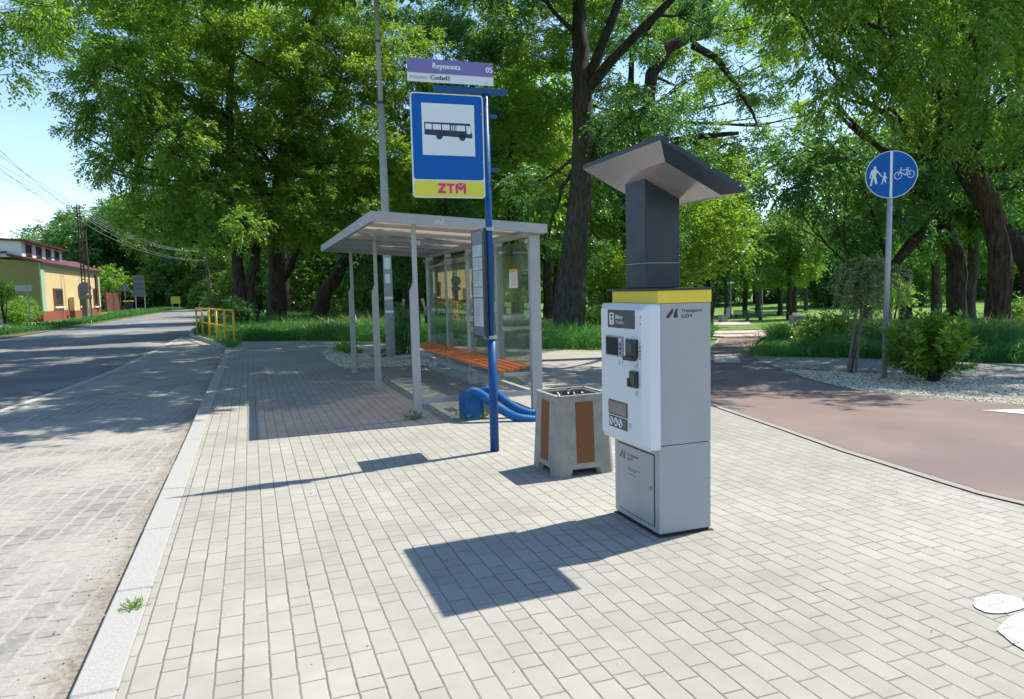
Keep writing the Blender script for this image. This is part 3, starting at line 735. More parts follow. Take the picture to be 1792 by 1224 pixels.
for (u0,u1,v0,v1) in ((.195,.265,.975,1.02),(.385,.44,.975,1.02),(.28,.33,1.055,1.095),(.392,.437,.815,.86)):
    cpoly([[(u0,v0),(u1,v0),(u1,v1),(u0,v1)]], mat('notice grey', (.60,.63,.66), .5, var=.02), 'notice', .0004, .0004)
    lines = [[(u0+.006,v1-.01-k*.007),(u0+(u1-u0)*.48,v1-.01-k*.007),(u0+(u1-u0)*.48,v1-.012-k*.007),(u0+.006,v1-.012-k*.007)] for k in range(4)]
    lines += stroke([(u1-.018,v1-.006),(u1-.008,v1-.014),(u1-.02,v1-.022),(u1-.01,v0+.006)], .003) + [disc(u1-.014,v1-.01,.004,8)]
    cpoly(lines, M_ink, 'notice_print', .001, .0003)
MB().box(cx-.004, cx, 3.985-.305, 3.985-.072, .675, .765).build('dispensing_tray', M_label, R_, .001)
cpoly([[(.082,.684),(.295,.684),(.295,.757),(.082,.757)]], mat('tray flap', (.20,.18,.15), .25, var=.2), 'tray_flap', .0042, .0006)
cpoly([[(.074,.598),(.303,.598),(.303,.668),(.074,.668)]], M_label, 'prohibition_label', .0006, .001)
ic = []; cut = []
for i in range(3):
    ic.append(disc(.105+i*.056,.633,.024,22,.027)); c0 = .105+i*.056
    cut += [disc(c0,.633,.017,18,.020)]
for p_ in ic: cpoly([p_], M_swhite, 'prohibition_symbol', .002, .0003)
for p_ in ([stroke([(.095,.648),(.117,.618)], .011)[0]], [disc(.161,.640,.007,10), [(.150,.632),(.172,.632),(.176,.618),(.146,.618)]], [stroke([(.207,.648),(.227,.618)], .011)[0]]): cpoly(p_, M_label, 'prohibition_symbol', .0026, .0003)
cpoly(sum([stroke([(.245,.655-k*.010),(.285-(k%2)*.01,.655-k*.010)], .0022) for k in range(5)], []), M_galv, 'fine_print', .002, .0003)
cpoly(sum([stroke([(.315,.65-k*.008),(.355-(k%2)*.012,.65-k*.008)], .0022) for k in range(4)], []), M_inkg, 'fine_print', .0006, .0003)
# lettering on the side and the lower door
def logo(o, ux, n, s, m, par):
    a = [(.0,.0),(.30,.0),(.46,.30),(.46,1.0),(.36,1.0),(.02,.30)]
    P1 = [(0,0),(.34,0),(.86,.62),(.86,1.0),(.70,1.0),(.0,.22)]; P2 = [(.92,0),(1.42,0),(1.42,.0),(1.42,1.),(1.26,1.0),(.92,.46)]
    sc2 = lambda P: [(x*s, y*s) for x, y in P]
    flat([sc2(P1), sc2(P2)], o, ux, Z_, n, m, par, 'logo', .0005, .0006)
nY = Vector((0,-1,0))
logo((2.208,by0,1.268), X_, nY, .052, M_ink, R_)
text('Transport', (2.305,by0,1.298), X_, Z_, nY, .020, .140, M_ink, R_, .006)
text('GZM', (2.305,by0,1.267), X_, Z_, nY, .020, .070, M_ink, R_, .006)
MI = mat('faded print', (.13,.14,.15), .5)
logo((bx0-.0062,3.955,.385), uL, nX, .05, MI, R_)
text('Transport', (bx0-.0065,3.86,.412), uL, Z_, nX, .018, .135, MI, R_, .005)
text('GZM', (bx0-.0065,3.86,.385), uL, Z_, nX, .018, .065, MI, R_, .005)
flat(sum([stroke([(.10,.335-k*.012),(.25-(k%2)*.05,.335-k*.012)], .0035) for k in (0,1,3)], []), (bx0-.0062,3.955,0), uL, Z_, nX, MI, R_, 'fine_print')
# mast and solar roof
px0, px1, py0, py1 = 2.195, 2.43, 3.70, 3.935
sl_ = -.27/.52
def zu(x): return 2.135 + (x-2.20)*(-.475)
mst = MB(); mst.add([(px0,py0,1.438),(px1,py0,1.438),(px1,py1,1.438),(px0,py1,1.438),(px0,py0,zu(px0)),(px1,py0,zu(px1)),(px1,py1,zu(px1)),(px0,py1,zu(px0))],
    [(0,3,2,1),(4,5,6,7),(0,1,5,4),(1,2,6,5),(2,3,7,6),(3,0,4,7)])
mst.build('mast', M_anth, R_, .006)
MB().box(px0-.0015, px1+.0015, py0-.0015, py1+.0015, 1.585, 1.588).build('mast_seam', M_galv, R_)
hx0, hx1, hy0, hy1 = 2.03, 2.562, 3.262, 4.175
zt = lambda x: 2.235 + (x-2.015)*(-.475)
k1 = .10
T = [(hx0,hy0),(hx1,hy0),(hx1,hy1),(hx0,hy1)]; I = [(hx0+k1*.9,hy0+k1),(hx1-k1*.9,hy0+k1),(hx1-k1*.9,hy1-k1),(hx0+k1*.9,hy1-k1)]
V = [(x,y,zt(x)) for x,y in T] + [(x,y,zt(x)-.028) for x,y in T] + [(x,y,zt(x)-.075) for x,y in I]
F = [(0,1,2,3),(11,10,9,8)] + [(i,4+i,4+(i+1)%4,(i+1)%4) for i in range(4)] + [(4+i,8+i,8+(i+1)%4,4+(i+1)%4) for i in range(4)]
me = MB().add(V, F).mesh('solar_roof'); bm = bmesh.new(); bm.from_mesh(me); bmesh.ops.recalc_face_normals(bm, faces=bm.faces); bm.to_mesh(me); bm.free()
me.materials.append(M_anth); me.materials.append(M_anth2)
for p in me.polygons:
    if p.normal.z < -.2 and p.center.z < zt(p.center.x)-.03 and p.normal.y > -.25: p.material_index = 1
rf = link('solar_roof', me, None, R_)
me = MB().add([(x+s1*.02,y+s2*.02,zt(x+s1*.02)+.002) for (x,y),s1,s2 in zip(T,(1,-1,-1,1),(1,1,-1,-1))], [(0,1,2,3)]).mesh('solar_cells'); link('solar_cells', me, M_screen, rf)
for t in (.10,.58,.93):
    x = hx0+(hx1-hx0)*t; MB().tube([(x,hy0,zt(x)-.012),(x,hy0-.003,zt(x)-.012)], .005, 8).build('screw', M_swhite, rf)
for i in range(3):
    x = 2.33+i*.012; MB().bar((x,hy0-.0005,zt(x)-.006),(x,hy0-.0005,zt(x)-.020),.004,.002).build('vent_slit', M_dark, rf)
    x = 2.29+i*.012; MB().bar((x,hy0+.045,zt(x)-.052),(x,hy0+.062,zt(x)-.060),.004,.002).build('vent_slit', M_dark, rf)

# ------------------------------------------------------------------ bus stop sign
R_ = empty('bus_stop_sign', (2.01,6.04,0), 'tall blue bus stop post with bus pictogram, name board and timetable case', 'bus stop sign')
MB().tube([(2.01,6.04,-.02),(2.01,6.04,1.0)], .040, 24).build('lower_pole', M_bpole, R_, smooth=True)
MB().tube([(2.01,6.04,1.0),(2.01,6.04,3.14)], .030, 20).build('pole', M_bpole, R_, smooth=True)
ang = math.radians(-3); ux = Vector((math.cos(ang), math.sin(ang), 0)); n_ = Vector((math.sin(ang), -math.cos(ang), 0))
o0 = Vector((2.01,6.04,0)) + n_*.036
def SP(u, z): return o0 + ux*(u) + Z_*z
# crossbar under the name board
MB().obox(SP(-.13,3.165)-n_*.035, ux, n_, Z_, .32, .03, .022).build('crossbar', M_bpole, R_, .002)
for z in (2.96,2.50): MB().bar(SP(-.3,z)-n_*.01, SP(.10,z)-n_*.045, .03, .03).build('bracket', M_bpole, R_)
pl = MB().prism(rrect(-.668,-.038,2.245,3.115,.03), o0, ux, Z_, n_, .018).build('sign_plate', M_swhite, R_)
def sp(polys, m, name, t, th=.0012, par=None): return flat(polys, o0+n_*.018, ux, Z_, n_, m, par or pl, name, t, th)
sp([rrect(-.657,-.049,2.398,3.105,.024)], M_blue, 'blue_field', .0003)
sp([rrect(-.657,-.049,2.255,2.388,.022)], M_syel, 'yellow_field', .0003)
sp([[(-.575,2.60),(-.120,2.60),(-.120,3.030),(-.575,3.030)]], M_swhite, 'white_field', .0018)
bw = lambda P: [(-.575+(x-187)/393*.455, 3.030-(y-412)/385*.43) for x, y in P]
sp([bw([(203,553),(545,553),(561,632),(561,655),(555,662),(205,646)]), bw(disc(314,655,24,20,24)), bw(disc(485,660,24,20,24))], M_ink, 'bus_pictogram', .0032)
sp([bw(P) for P in ([(211,565),(258,565),(258,606),(211,606)],[(266,566),(327,566),(327,607),(266,607)],[(335,567),(391,567),(391,608),(335,608)],[(402,570),(411,570),(411,609),(402,609)],[(417,570),(423,570),(423,609),(417,609)],[(429,570),(435,570),(435,610),(429,610)],[(441,570),(507,570),(507,611),(441,611)],[(515,571),(545,571),(556,612),(553,626),(540,632),(520,629)])], M_swhite, 'bus_window', .0046)
zl = lambda P: [(-.575+.12+(x-302)/212*.245, 2.283+(1098-y)/78*.088) for x, y in P]
sp([zl(P) for P in ([(304,1024),(362,1024),(362,1040),(330,1080),(362,1080),(362,1098),(302,1098),(302,1083),(334,1042),(304,1042)],
    [(368,1024),(426,1024),(426,1042),(406,1042),(406,1098),(388,1098),(388,1042),(368,1042)],
    [(434,1098),(434,1024),(450,1024),(474,1052),(498,1024),(514,1024),(514,1098),(496,1098),(496,1056),(474,1080),(452,1056),(452,1098)],
    [(455,1022),(463,1015),(474,1022),(485,1015),(493,1022),(474,1042)])], M_mag, 'operator_logo', .0018)
nb = MB().prism([(-.682,3.205),(.062,3.205),(.062,3.392),(-.682,3.392)], o0, ux, Z_, n_, .012).build('name_board', M_swhite, R_)
def nbp(polys, m, name, t): return flat(polys, o0+n_*.012, ux, Z_, n_, m, nb, name, t, .001)
nbp([[(-.681,3.275),(.061,3.275),(.061,3.391),(-.681,3.391)]], M_viol, 'violet_strip', .0003)
text('Reymonta', SP(-.468,3.318)+n_*.012, ux, Z_, n_, .046, .238, M_swhite, nb, .008, t=.0022)
text('05', SP(-.006,3.312)+n_*.012, ux, Z_, n_, .046, .057, M_swhite, nb, .010, t=.0022)
text('miasto:', SP(-.664,3.226)+n_*.012, ux, Z_, n_, .036, .155, M_inkg, nb, .0, t=.001)
text('Czeladź', SP(-.490,3.226)+n_*.012, ux, Z_, n_, .036, .168, M_ink, nb, .012, t=.001)
for u, z in ((-.40,3.108),(-.054,2.96),(-.054,2.55),(-.062,2.32),(-.002,3.222)):
    MB().tube([SP(u,z)+n_*.0185, SP(u,z)+n_*.0215], .006, 8).build('rivet', M_galv, pl)
# timetable case: flat in the plane across the kerb, hung on the pole
tx = 1.962
tc = MB().box(tx-.012, tx+.012, 6.01, 6.395, 1.02, 1.995).build('timetable_case', M_anth, R_, .003)
tq = Vector((tx-.012, 6.395, 0))
def tp(polys, m, name, t): return flat(polys, tq, uL, Z_, nX, m, tc, name, t, .0006)
tp([[(.03,1.04),(.335,1.04),(.335,1.98),(.03,1.98)]], mat('case backing', (.10,.12,.15), .3), 'backing', .0004)
for z0_, z1_ in ((1.125,1.375),(1.39,1.475),(1.485,1.625),(1.635,1.745),(1.755,1.855)):
    tp([[(.045,z0_),(.32,z0_),(.32,z1_),(.045,z1_)]], mat('faded paper', (.42,.46,.52), .4, var=.15), 'timetable_sheet', .0012)
    tp(sum([stroke([(.06,z1_-.015-k*.014),(.06+.24*(.5+.5*abs(math.sin(k*3.1+z0_*9))),z1_-.015-k*.014)], .0035) for k in range(int((z1_-z0_-.02)/.014))], []), M_inkg, 'timetable_print', .002)
for z in (1.03,1.985):
    MB().tube([(2.01,6.04,z-.015),(2.01,6.04,z+.015)], .043, 20).build('clamp', M_galv, R_)
    MB().obox((1.975,6.04,z), X_, Y_, Z_, .03, .02, .010).build('clamp', M_galv, R_)

# ------------------------------------------------------------------ litter bin
R_ = empty('litter_bin', (2.385,5.18,0), 'concrete litter bin with brown granule panels and black liner bag', 'litter bin')
c0 = Vector((2.385,5.18,0)); hb, ht, H_ = .252, .225, .615
faces = [Vector((0,-1,0)), Vector((-1,0,0)), Vector((0,1,0)), Vector((1,0,0))]
mb = MB()
def hw(z): return hb + (ht-hb)*z/H_
for n in faces:
    u = Vector((-n.y, n.x, 0))
    def PT(a, z, e=0): return c0 + n*(hw(z)-e) + u*a*1.0 + Z_*z
    t = .045; cch = .035
    prof = [(-hb+cch,0),(-hb*.52,0),(-hb*.45,.055),(hb*.45,.055),(hb*.52,0),(hb-cch,0),(ht-cch,H_),(-ht+cch,H_)]
    A = [PT(a, z) for a, z in prof]; B = [PT(a*.86, z, t) for a, z in prof]; k = len(A)
    mb.add(A + B, [(0,1,2,7),(2,3,6,7),(3,4,5,6)] + [(k+7,k+2,k+1,k+0),(k+7,k+6,k+3,k+2),(k+6,k+5,k+4,k+3)] + [(i,k+i,k+(i+1)%k,(i+1)%k) for i in range(k)])
    # chamfered corner
    v = u; n2 = u
    q0 = c0 + n*hb + u*(hb-cch); q1 = c0 + n*(hb-cch) + u*hb; q2 = c0 + n*(ht-cch) + u*ht + Z_*H_; q3 = c0 + n*ht + u*(ht-cch) + Z_*H_
    b0, b1, b2, b3 = [c0 + (p_-c0)*.84 + Z_*(p_.z*.16) for p_ in (q0,q1,q2,q3)]
    mb.add([q0,q1,q2,q3,b0,b1,b2,b3], [(0,1,2,3),(7,6,5,4),(0,3,7,4),(1,5,6,2),(3,2,6,7),(0,4,5,1)])
me = mb.mesh('shell'); bm = bmesh.new(); bm.from_mesh(me); bmesh.ops.recalc_face_normals(bm, faces=bm.faces); bm.to_mesh(me); bm.free(); link('shell', me, M_conc, R_)
for i, n in enumerate(faces):
    u = Vector((-n.y, n.x, 0)); tl = Vector((n.x*(ht-hb)/H_, n.y*(ht-hb)/H_, 1)).normalized(); nn = u.cross(tl) if u.cross(tl).dot(n) > 0 else -u.cross(tl)
    a0, a1 = -.075, .075
    oo = c0 + n*(hw(.1)) + Z_*.1
    flat([[(a0,0),(a1,0),(a1,.475),(a0,.475)]], oo, u, tl, nn, M_granule, R_, 'granule_panel', .0005, .003)
    for su in (-.135,.135):
        for sz in (.04,.47): 
            p_ = oo + u*su + tl*sz; MB().tube([p_, p_+nn*.004], .009, 8).build('bolt_head', M_conc, R_)
mb = MB()
for s0, s1 in (((-1,-1),(1,-1)),((1,-1),(1,1)),((1,1),(-1,1)),((-1,1),(-1,-1))):
    r_ = ht-.012
    mb.bar(c0+Vector((s0[0]*r_,s0[1]*r_,H_+.006)), c0+Vector((s1[0]*r_,s1[1]*r_,H_+.006)), .030, .014)
mb.build('rim', M_conc, R_)
bagv = []; nn_ = 26
bm = bmesh.new(); grid = {}
for i in range(nn_+1):
    for j in range(nn_+1):
        x = (i/nn_-.5)*2; y = (j/nn_-.5)*2; e = max(abs(x), abs(y)); z = H_ - .005 - .05*max(0,1-e**6) + .085*mnoise.noise(Vector((x*2.6,y*2.6,3)))*(1-e**8) + .05*abs(mnoise.noise(Vector((x*5.5,y*5.5,8))))*(1-e**8)
        if e > .93: z = H_+.004
        grid[i,j] = bm.verts.new((c0.x+x*(ht-.022), c0.y+y*(ht-.022), z))
for i in range(nn_):
    for j in range(nn_): bm.faces.new((grid[i,j],grid[i+1,j],grid[i+1,j+1],grid[i,j+1]))
me = bpy.data.meshes.new('liner_bag'); bm.to_mesh(me); bm.free(); link('liner_bag', me, M_bag, R_, True)

# ------------------------------------------------------------------ blue ribbed pipes
R_ = empty('pipe_stand', (2.30,7.74,0), 'blue box with two ribbed blue pipes arching towards the litter bin', 'pipe stand')
MB().box(2.195,2.375,7.60,7.86,-.01,.30).build('box', M_hose, R_, .01)
MB().box(2.385,2.43,7.64,7.82,-.01,.27).build('side_box', M_hose, R_, .01)
PIPE1 = [(2.23, 7.68, 0.19), (2.22, 7.62, 0.27), (2.28, 7.56, 0.33), (2.37, 7.5, 0.29), (2.46, 7.44, 0.2), (2.6, 7.38, 0.1), (2.71, 7.32, 0.04), (2.82, 7.26, 0.02), (3.03, 7.2, -0.01), (3.18, 7.14, -0.06)]
PIPE2 = [(2.44, 7.86, 0.19), (2.44, 7.8, 0.25), (2.5, 7.74, 0.31), (2.58, 7.68, 0.28), (2.65, 7.62, 0.21), (2.76, 7.56, 0.12), (2.91, 7.5, 0.05), (3.13, 7.44, 0.03), (3.28, 7.38, -0.04)]
for cps in (PIPE1, PIPE2):
    P = []
    for i in range(len(cps)-1):
        p0, p1, p2, p3 = [Vector(cps[min(max(i+k,0),len(cps)-1)]) for k in (-1,0,1,2)]
        for k in range(14):
            t = k/14; P.append(.5*((2*p1)+(p2-p0)*t+(2*p0-5*p1+4*p2-p3)*t*t+(3*p1-p0-3*p2+p3)*t**3))
    rad = [.0475+.0034*(i%2) for i in range(len(P))]
    MB().tube(P, rad, 30).build('ribbed_pipe', M_hose, R_)

# ------------------------------------------------------------------ shelter
R_ = empty('bus_shelter', (2.5,10.6,0), 'grey steel bus shelter with glass back, brown roof panels and orange bench', 'bus shelter')
SX0, SX1, SY0, SY1 = 1.27, 3.33, 7.83, 13.55
zr = lambda x: 2.335 - (x-1.27)*.062
def rbox(mb, x0, x1, ya, yb, d0, d1):
    return mb.add([(x0,ya,zr(x0)-d1),(x1,ya,zr(x1)-d1),(x1,yb,zr(x1)-d1),(x0,yb,zr(x0)-d1),(x0,ya,zr(x0)-d0),(x1,ya,zr(x1)-d0),(x1,yb,zr(x1)-d0),(x0,yb,zr(x0)-d0)],
                  [(0,3,2,1),(4,5,6,7),(0,1,5,4),(1,2,6,5),(2,3,7,6),(3,0,4,7)])
mb = MB()
rbox(mb, SX0, SX0+.045, SY0, SY1, 0, .115); rbox(mb, SX1-.045, SX1, SY0, SY1, 0, .10)
rbox(mb, SX0+.045, SX1-.045, SY0, SY0+.045, 0, .11); rbox(mb, SX0+.045, SX1-.045, SY1-.045, SY1, 0, .11)
fr = mb.build('roof_frame', M_shel, R_)
for i in range(1,6):
    y = SY0 + (SY1-SY0)*i/6; rbox(MB(), SX0+.045, SX1-.045, y-.02, y+.02, .03, .075).build('purlin', M_shel, R_)
rbox(MB(), SX1-.14, SX1-.045, SY0+.045, SY1-.045, .076, .115).build('purlin', M_shel, R_)
mpan, nt, o = newmat('roof panel'); t_ = nd(nt, 'BsdfTransparent'); t_.inputs[0].default_value = (.60,.46,.36,1); d_ = nd(nt, 'BsdfTranslucent'); d_.inputs[0].default_value = (.52,.45,.39,1); e_ = nd(nt, 'BsdfDiffuse'); e_.inputs[0].default_value = (.38,.33,.28,1)
x1 = nd(nt, 'MixShader'); x1.inputs[0].default_value = .62; nt.links.new(d_.outputs[0], x1.inputs[1]); nt.links.new(e_.outputs[0], x1.inputs[2])
x2 = nd(nt, 'MixShader'); x2.inputs[0].default_value = .84; nt.links.new(t_.outputs[0], x2.inputs[1]); nt.links.new(x1.outputs[0], x2.inputs[2]); nt.links.new(x2.outputs[0], o.inputs[0])
for i in range(6):
    a = SY0 + (SY1-SY0)*i/6 + .023; b = SY0 + (SY1-SY0)*(i+1)/6 - .023
    if i == 0: a = SY0+.046
    if i == 5: b = SY1-.046
    me = MB().add([(SX0+.046,a,zr(SX0)-.02),(SX1-.046,a,zr(SX1)-.02),(SX1-.046,b,zr(SX1)-.02),(SX0+.046,b,zr(SX0)-.02)], [(0,1,2,3)]).mesh('roof_panel'); link('roof_panel', me, mpan, R_)
PY = (8.0,10.66,13.3)
for y in PY:
    zt_ = zr(1.74)-.03
    prof = [(-.045,0),(.045,0),(.045,zt_),(-.002,zt_),(-.002,1.56),(-.045,1.46)]
    MB().prism(prof, (1.745,y-.03,0), X_, Z_, Y_, .06).build('front_post', M_shel, R_, .003)
    mb = MB(); mb.box(1.70,1.80,y-.05,y+.05,0,.006)
    mb.build('base_plate', M_galv, R_)
    zt_ = zr(3.23)-.118
    MB().box(3.155,3.285,y-.035,y+.035,0,zt_).build('rear_post', M_shel, R_, .003)
for y in (9.33,11.98):
    MB().box(3.175,3.275,y-.03,y+.03,.21,zr(3.23)-.118).build('mullion', M_shel, R_, .003)
for y in (8.0,13.3): MB().box(1.79,3.155,y-.02,y+.02,.17,.235).build('low_rail', M_shel, R_, .003)
MB().box(3.19,3.25,8.04,13.26,.14,.205).build('low_rail', M_shel, R_, .003)
ed = [8.0,9.33,10.66,11.98,13.3]
for i in range(4):
    a, b = ed[i]+.06, ed[i+1]-.06
    g_ = MB().box(3.172,3.180,a,b,.24,2.03).build('glass_pane', M_glass, R_)
    for y in (a+.0,b-.0):
        for z in (.32,1.13,1.95): MB().box(3.160,3.192,y-.02,y+.02,z-.025,z+.025).build('glass_clamp', M_galv, g_, .004)
    s = 1
for y in (8.0,13.3):
    for z in (.31,2.0): MB().box(1.79,1.84,y-.012,y+.012,z-.025,z+.025).build('glass_clamp', M_galv, R_, .003)
    for z in (.31,1.13,2.02): MB().box(3.105,3.155,y-.012,y+.012,z-.025,z+.025).build('glass_clamp', M_galv, R_, .003)
for i in range(4):
    a, b = ed[i]+.02+(.10 if i == 0 else 0), ed[i+1]-.02-(.1 if i == 3 else 0)
    for k in range(4):
        x = 2.80 + k*.092
        j = random.uniform(-.004,.004)
        MB().box(x, x+.078, a+j, b+j, .445+k*.012, .480+k*.012).build('bench_slat', M_orange, R_, .004)
for y in ed:
    yy = min(max(y, 8.06), 13.24); mb = MB(); mb.bar((3.155,yy,.425),(2.82,yy,.435),.04,.04); mb.bar((3.155,yy,.30),(2.98,yy,.41),.02,.02); mb.build('bench_bracket', M_galv, R_)
po = flat([[(8.45,1.47),(8.75,1.47),(8.75,1.71),(8.45,1.71)]], (3.172,0,0), Y_, Z_, nX, M_paper, R_, 'poster', .0005, .0006)
flat([[(8.45,1.67),(8.75,1.67),(8.75,1.71),(8.45,1.71)]], (3.172,0,0), Y_, Z_, nX, mat('poster yellow', (.7,.42,.06), .6), po, 'poster_heading', .0014, .0004)
flat(sum([stroke([(8.47,1.655-k*.013),(8.73-.05*abs(math.sin(k*2.3)),1.655-k*.013)], .004) for k in range(13)], []), (3.172,0,0), Y_, Z_, nX, mat('poster ink', (.35,.25,.22), .6), po, 'poster_print', .0014, .0004)
flat(sum([stroke([(1.97+k*.018,2.235+.02*math.sin(k*2.6)),(1.985+k*.018,2.262-.02*math.cos(k*1.9))], .006) for k in range(7)], []), (0,SY0,-.03), X_, Z_, nY, M_swhite, R_, 'sticker_scrawl')
flat([rrect(.0,.03,.0,.035,.004)], (SX0,8.6,2.24), uL, Z_, nX, M_swhite, R_, 'sticker')

# ------------------------------------------------------------------ lighting mast behind the shelter
R_ = empty('lamp_mast', (2.93,16.06,0), 'tall tapering galvanised lighting mast standing behind the bus shelter', 'street lamp')
MB().tube([(2.93,16.06,-.05),(2.93,16.06,3.3),(2.92,16.06,5.6)], [.105,.090,.072], 20).build('mast', M_mast, R_, smooth=True)
MB().tube([(2.92,16.06,5.6),(2.91,16.06,6.9),(2.88,16.06,9.5)], [.060,.052,.040], 16).build('upper_mast', M_mast, R_, smooth=True)
MB().tube([(2.92,16.06,5.57),(2.92,16.06,5.63)], .080, 18).build('collar', M_label, R_)
MB().tube([(2.912,16.06,6.88),(2.912,16.06,6.93)], .060, 18).build('collar', M_label, R_)
MB().tube([(2.88,16.06,9.4),(2.5,16.0,9.75),(1.2,15.9,9.95)], [.035,.032,.03], 10).build('arm', M_galv, R_, smooth=True)
MB().obox((.9,15.88,9.93), X_, Y_, Z_, .35, .12, .05).build('lamp_head', M_galv, R_, .02)
def wrap(z0_, z1_, a0, a1, r, m):
    mb = MB(); V = []
    for i in range(7):
        a = a0+(a1-a0)*i/6; V += [(2.93+r*math.sin(a), 16.06-r*math.cos(a), z0_),(2.93+r*math.sin(a), 16.06-r*math.cos(a), z1_)]
    mb.add(V, [(2*i,2*i+2,2*i+3,2*i+1) for i in range(6)]); return mb.build('pasted_notice', m, R_)
wrap(1.97,2.22,-.9,.5,.1,M_paper); wrap(1.66,1.86,-.8,.3,.1,M_paper); wrap(1.30,1.36,-1.2,1.,.104,M_paper); wrap(1.00,1.05,-1.2,1.,.106,M_paper); wrap(2.3,2.36,-.8,.1,.1,M_ink)

# ------------------------------------------------------------------ shared path sign
R_ = empty('path_sign', (8.83,8.06,0), 'round blue sign with walkers and bicycle on grey post in the gravel', 'road sign')
MB().tube([(8.84,8.06,-.05),(8.895,8.06,3.28)], .040, 18).build('post', M_galv, R_, smooth=True)
uxs = Vector((math.cos(math.radians(-44)), math.sin(math.radians(-44)), 0)); ns = Vector((-math.sin(math.radians(44)), -math.cos(math.radians(44)), 0))
os_ = Vector((8.895,8.06,2.985)) + ns*.05
pl = MB().prism(disc(0,0,.34,56), os_, uxs, Z_, ns, .012).build('sign_plate', M_swhite, R_)
def rs(polys, m, name, t): return flat(polys, os_+ns*.012, uxs, Z_, ns, m, pl, name, t, .001)
rs([disc(0,0,.330,56)], M_blue, 'blue_field', .0003)
rs([[(-.017,-.329),(.017,-.329),(.017,.329),(-.017,.329)]], M_swhite, 'divider', .0016)
mp_ = lambda P, s=1: [((x-678)/1335*.90, (612-y)/1224*.93) for x, y in P]
adult = [(335,490),(388,490),(415,520),(500,628),(545,622),(545,642),(492,645),(400,545),(385,600),(390,650),(412,745),(412,765),(380,778),(370,770),(340,655),(325,690),(303,800),(270,803),(275,770),(300,640),(303,560),(282,640),(275,662),(258,655),(275,560),(295,510)]
child = [(535,618),(570,618),(585,645),(606,680),(598,692),(570,660),(568,695),(588,762),(578,770),(545,715),(538,712),(505,785),(482,790),(500,745),(515,690),(520,645),(505,640)]
rs([mp_(adult), mp_(disc(362,462,27,16)), mp_(child), mp_(disc(552,588,21,14))], M_swhite, 'walker_pictogram', .0016)
bk = []
for P in ([(875,500),(858,508),(850,530),(845,560),(810,640)],[(845,545),(985,545)],[(848,570),(940,640)],[(940,640),(988,540)],[(980,515),(1045,630)],[(940,637),(1045,632)],[(988,540),(980,515)],[(962,512),(1018,512)]):
    bk += [mp_(q_) for q_ in stroke(P, 13)]
bk += [mp_(q_) for q_ in ring(808,643,66,12)] + [mp_(q_) for q_ in ring(1048,630,66,12)] + [mp_(disc(940,637,16,10))]
rs(bk, M_swhite, 'bicycle_pictogram', .0016)
for z in (2.85,3.15): MB().obox(Vector((8.89,8.06,z))+ns*.02, uxs, ns, Z_, .07, .03, .015).build('clamp', M_galv, R_)

# ------------------------------------------------------------------ yellow railing on the island
R_ = empty('railing', (-1.2,27,0), 'yellow painted tubular railing along the kerb by the road', 'railing')
a_, b_ = Vector((-2.02,30.9,-.05)), Vector((-.50,23.5,-.05))
for i in range(6):
    p_ = a_.lerp(b_, i/5); MB().tube([p_, p_+Z_*1.1], .035, 10).build('post', M_fence, R_, smooth=True)
p_ = Vector((-1.55,31.6,-.05)); MB().tube([p_, p_+Z_*1.1], .035, 10).build('post', M_fence, R_, smooth=True)
MB().tube([(-1.55,31.6,1.02),a_+Z_*1.07,b_+Z_*1.07], .03, 10).build('top_rail', M_fence, R_, smooth=True)
MB().tube([a_.lerp(b_,.02)+Z_*.55,b_+Z_*.55], .022, 8).build('middle_rail', M_fence, R_, smooth=True)
# ------------------------------------------------------------------ yellow house beyond the road
HX = -14.6; HY0, HY1 = 62.3, 84.5; gz = -.10
def HPy(px, py): # point on the facade plane
    r = (cr*((px-896)/FPX) + cd*((py-612)/FPX) + fw); t = HX/r.x; return EYE + r*t
R_ = empty('yellow_house', (HX,70,gz), 'yellow rendered house with mint corners, red plinth and dark red roof', 'house')
eave = 4.35
body = MB()
gx = HX-9.5
body.add([(HX,HY0,gz),(HX,HY1,gz),(gx,HY1,gz),(gx,HY0,gz),(HX,HY0,eave),(HX,HY1,eave),(gx,HY1,eave+.9),(gx,HY0,eave+.9)],
         [(0,1,5,4),(1,2,6,5),(2,3,7,6),(3,0,4,7)])
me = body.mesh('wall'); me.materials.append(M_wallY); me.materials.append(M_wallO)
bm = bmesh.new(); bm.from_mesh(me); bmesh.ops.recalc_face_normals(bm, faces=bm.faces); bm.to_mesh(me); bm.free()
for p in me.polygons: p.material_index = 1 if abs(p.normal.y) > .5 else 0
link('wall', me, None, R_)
MB().box(HX+.002,HX+.06,HY0-.02,HY1+.02,gz,.65).box(gx-.02,HX+.002,HY0-.04,HY0-.002,gz,.35).build('plinth', M_brickr, R_)
mb = MB(); mb.box(HX+.003,HX+.09,HY0-.03,HY0+1.0,.66,eave-.45); mb.box(HX+.003,HX+.09,HY1-1.1,HY1+.03,.66,eave-.45); mb.box(HX+.003,HX+.10,HY0-.03,HY1+.03,eave-.44,eave+.02)
mb.build('corner_trim', M_mint, R_)
MB().box(HX+.003,HX+.16,HY1-2.0,HY1-1.15,.4,eave-.47).build('drain_pipe', M_brown, R_)
mb = MB(); mb.add([(HX+.35,HY0-.25,eave+.02),(HX+.35,HY1+.3,eave+.02),(HX-1.9,HY1+.3,eave+1.0),(HX-1.9,HY0-.25,eave+.65),
   (HX+.35,HY0-.25,eave-.12),(HX+.35,HY1+.3,eave-.12),(HX-1.9,HY1+.3,eave+.8),(HX-1.9,HY0-.25,eave+.45)], [(0,1,2,3),(7,6,5,4),(0,4,5,1),(1,5,6,2),(2,6,7,3),(3,7,4,0)])
mb.box(gx,HX-1.9,HY0-.12,HY0-.01,eave+.62,eave+.80)
rfo = mb.build('roof', M_roof, R_)
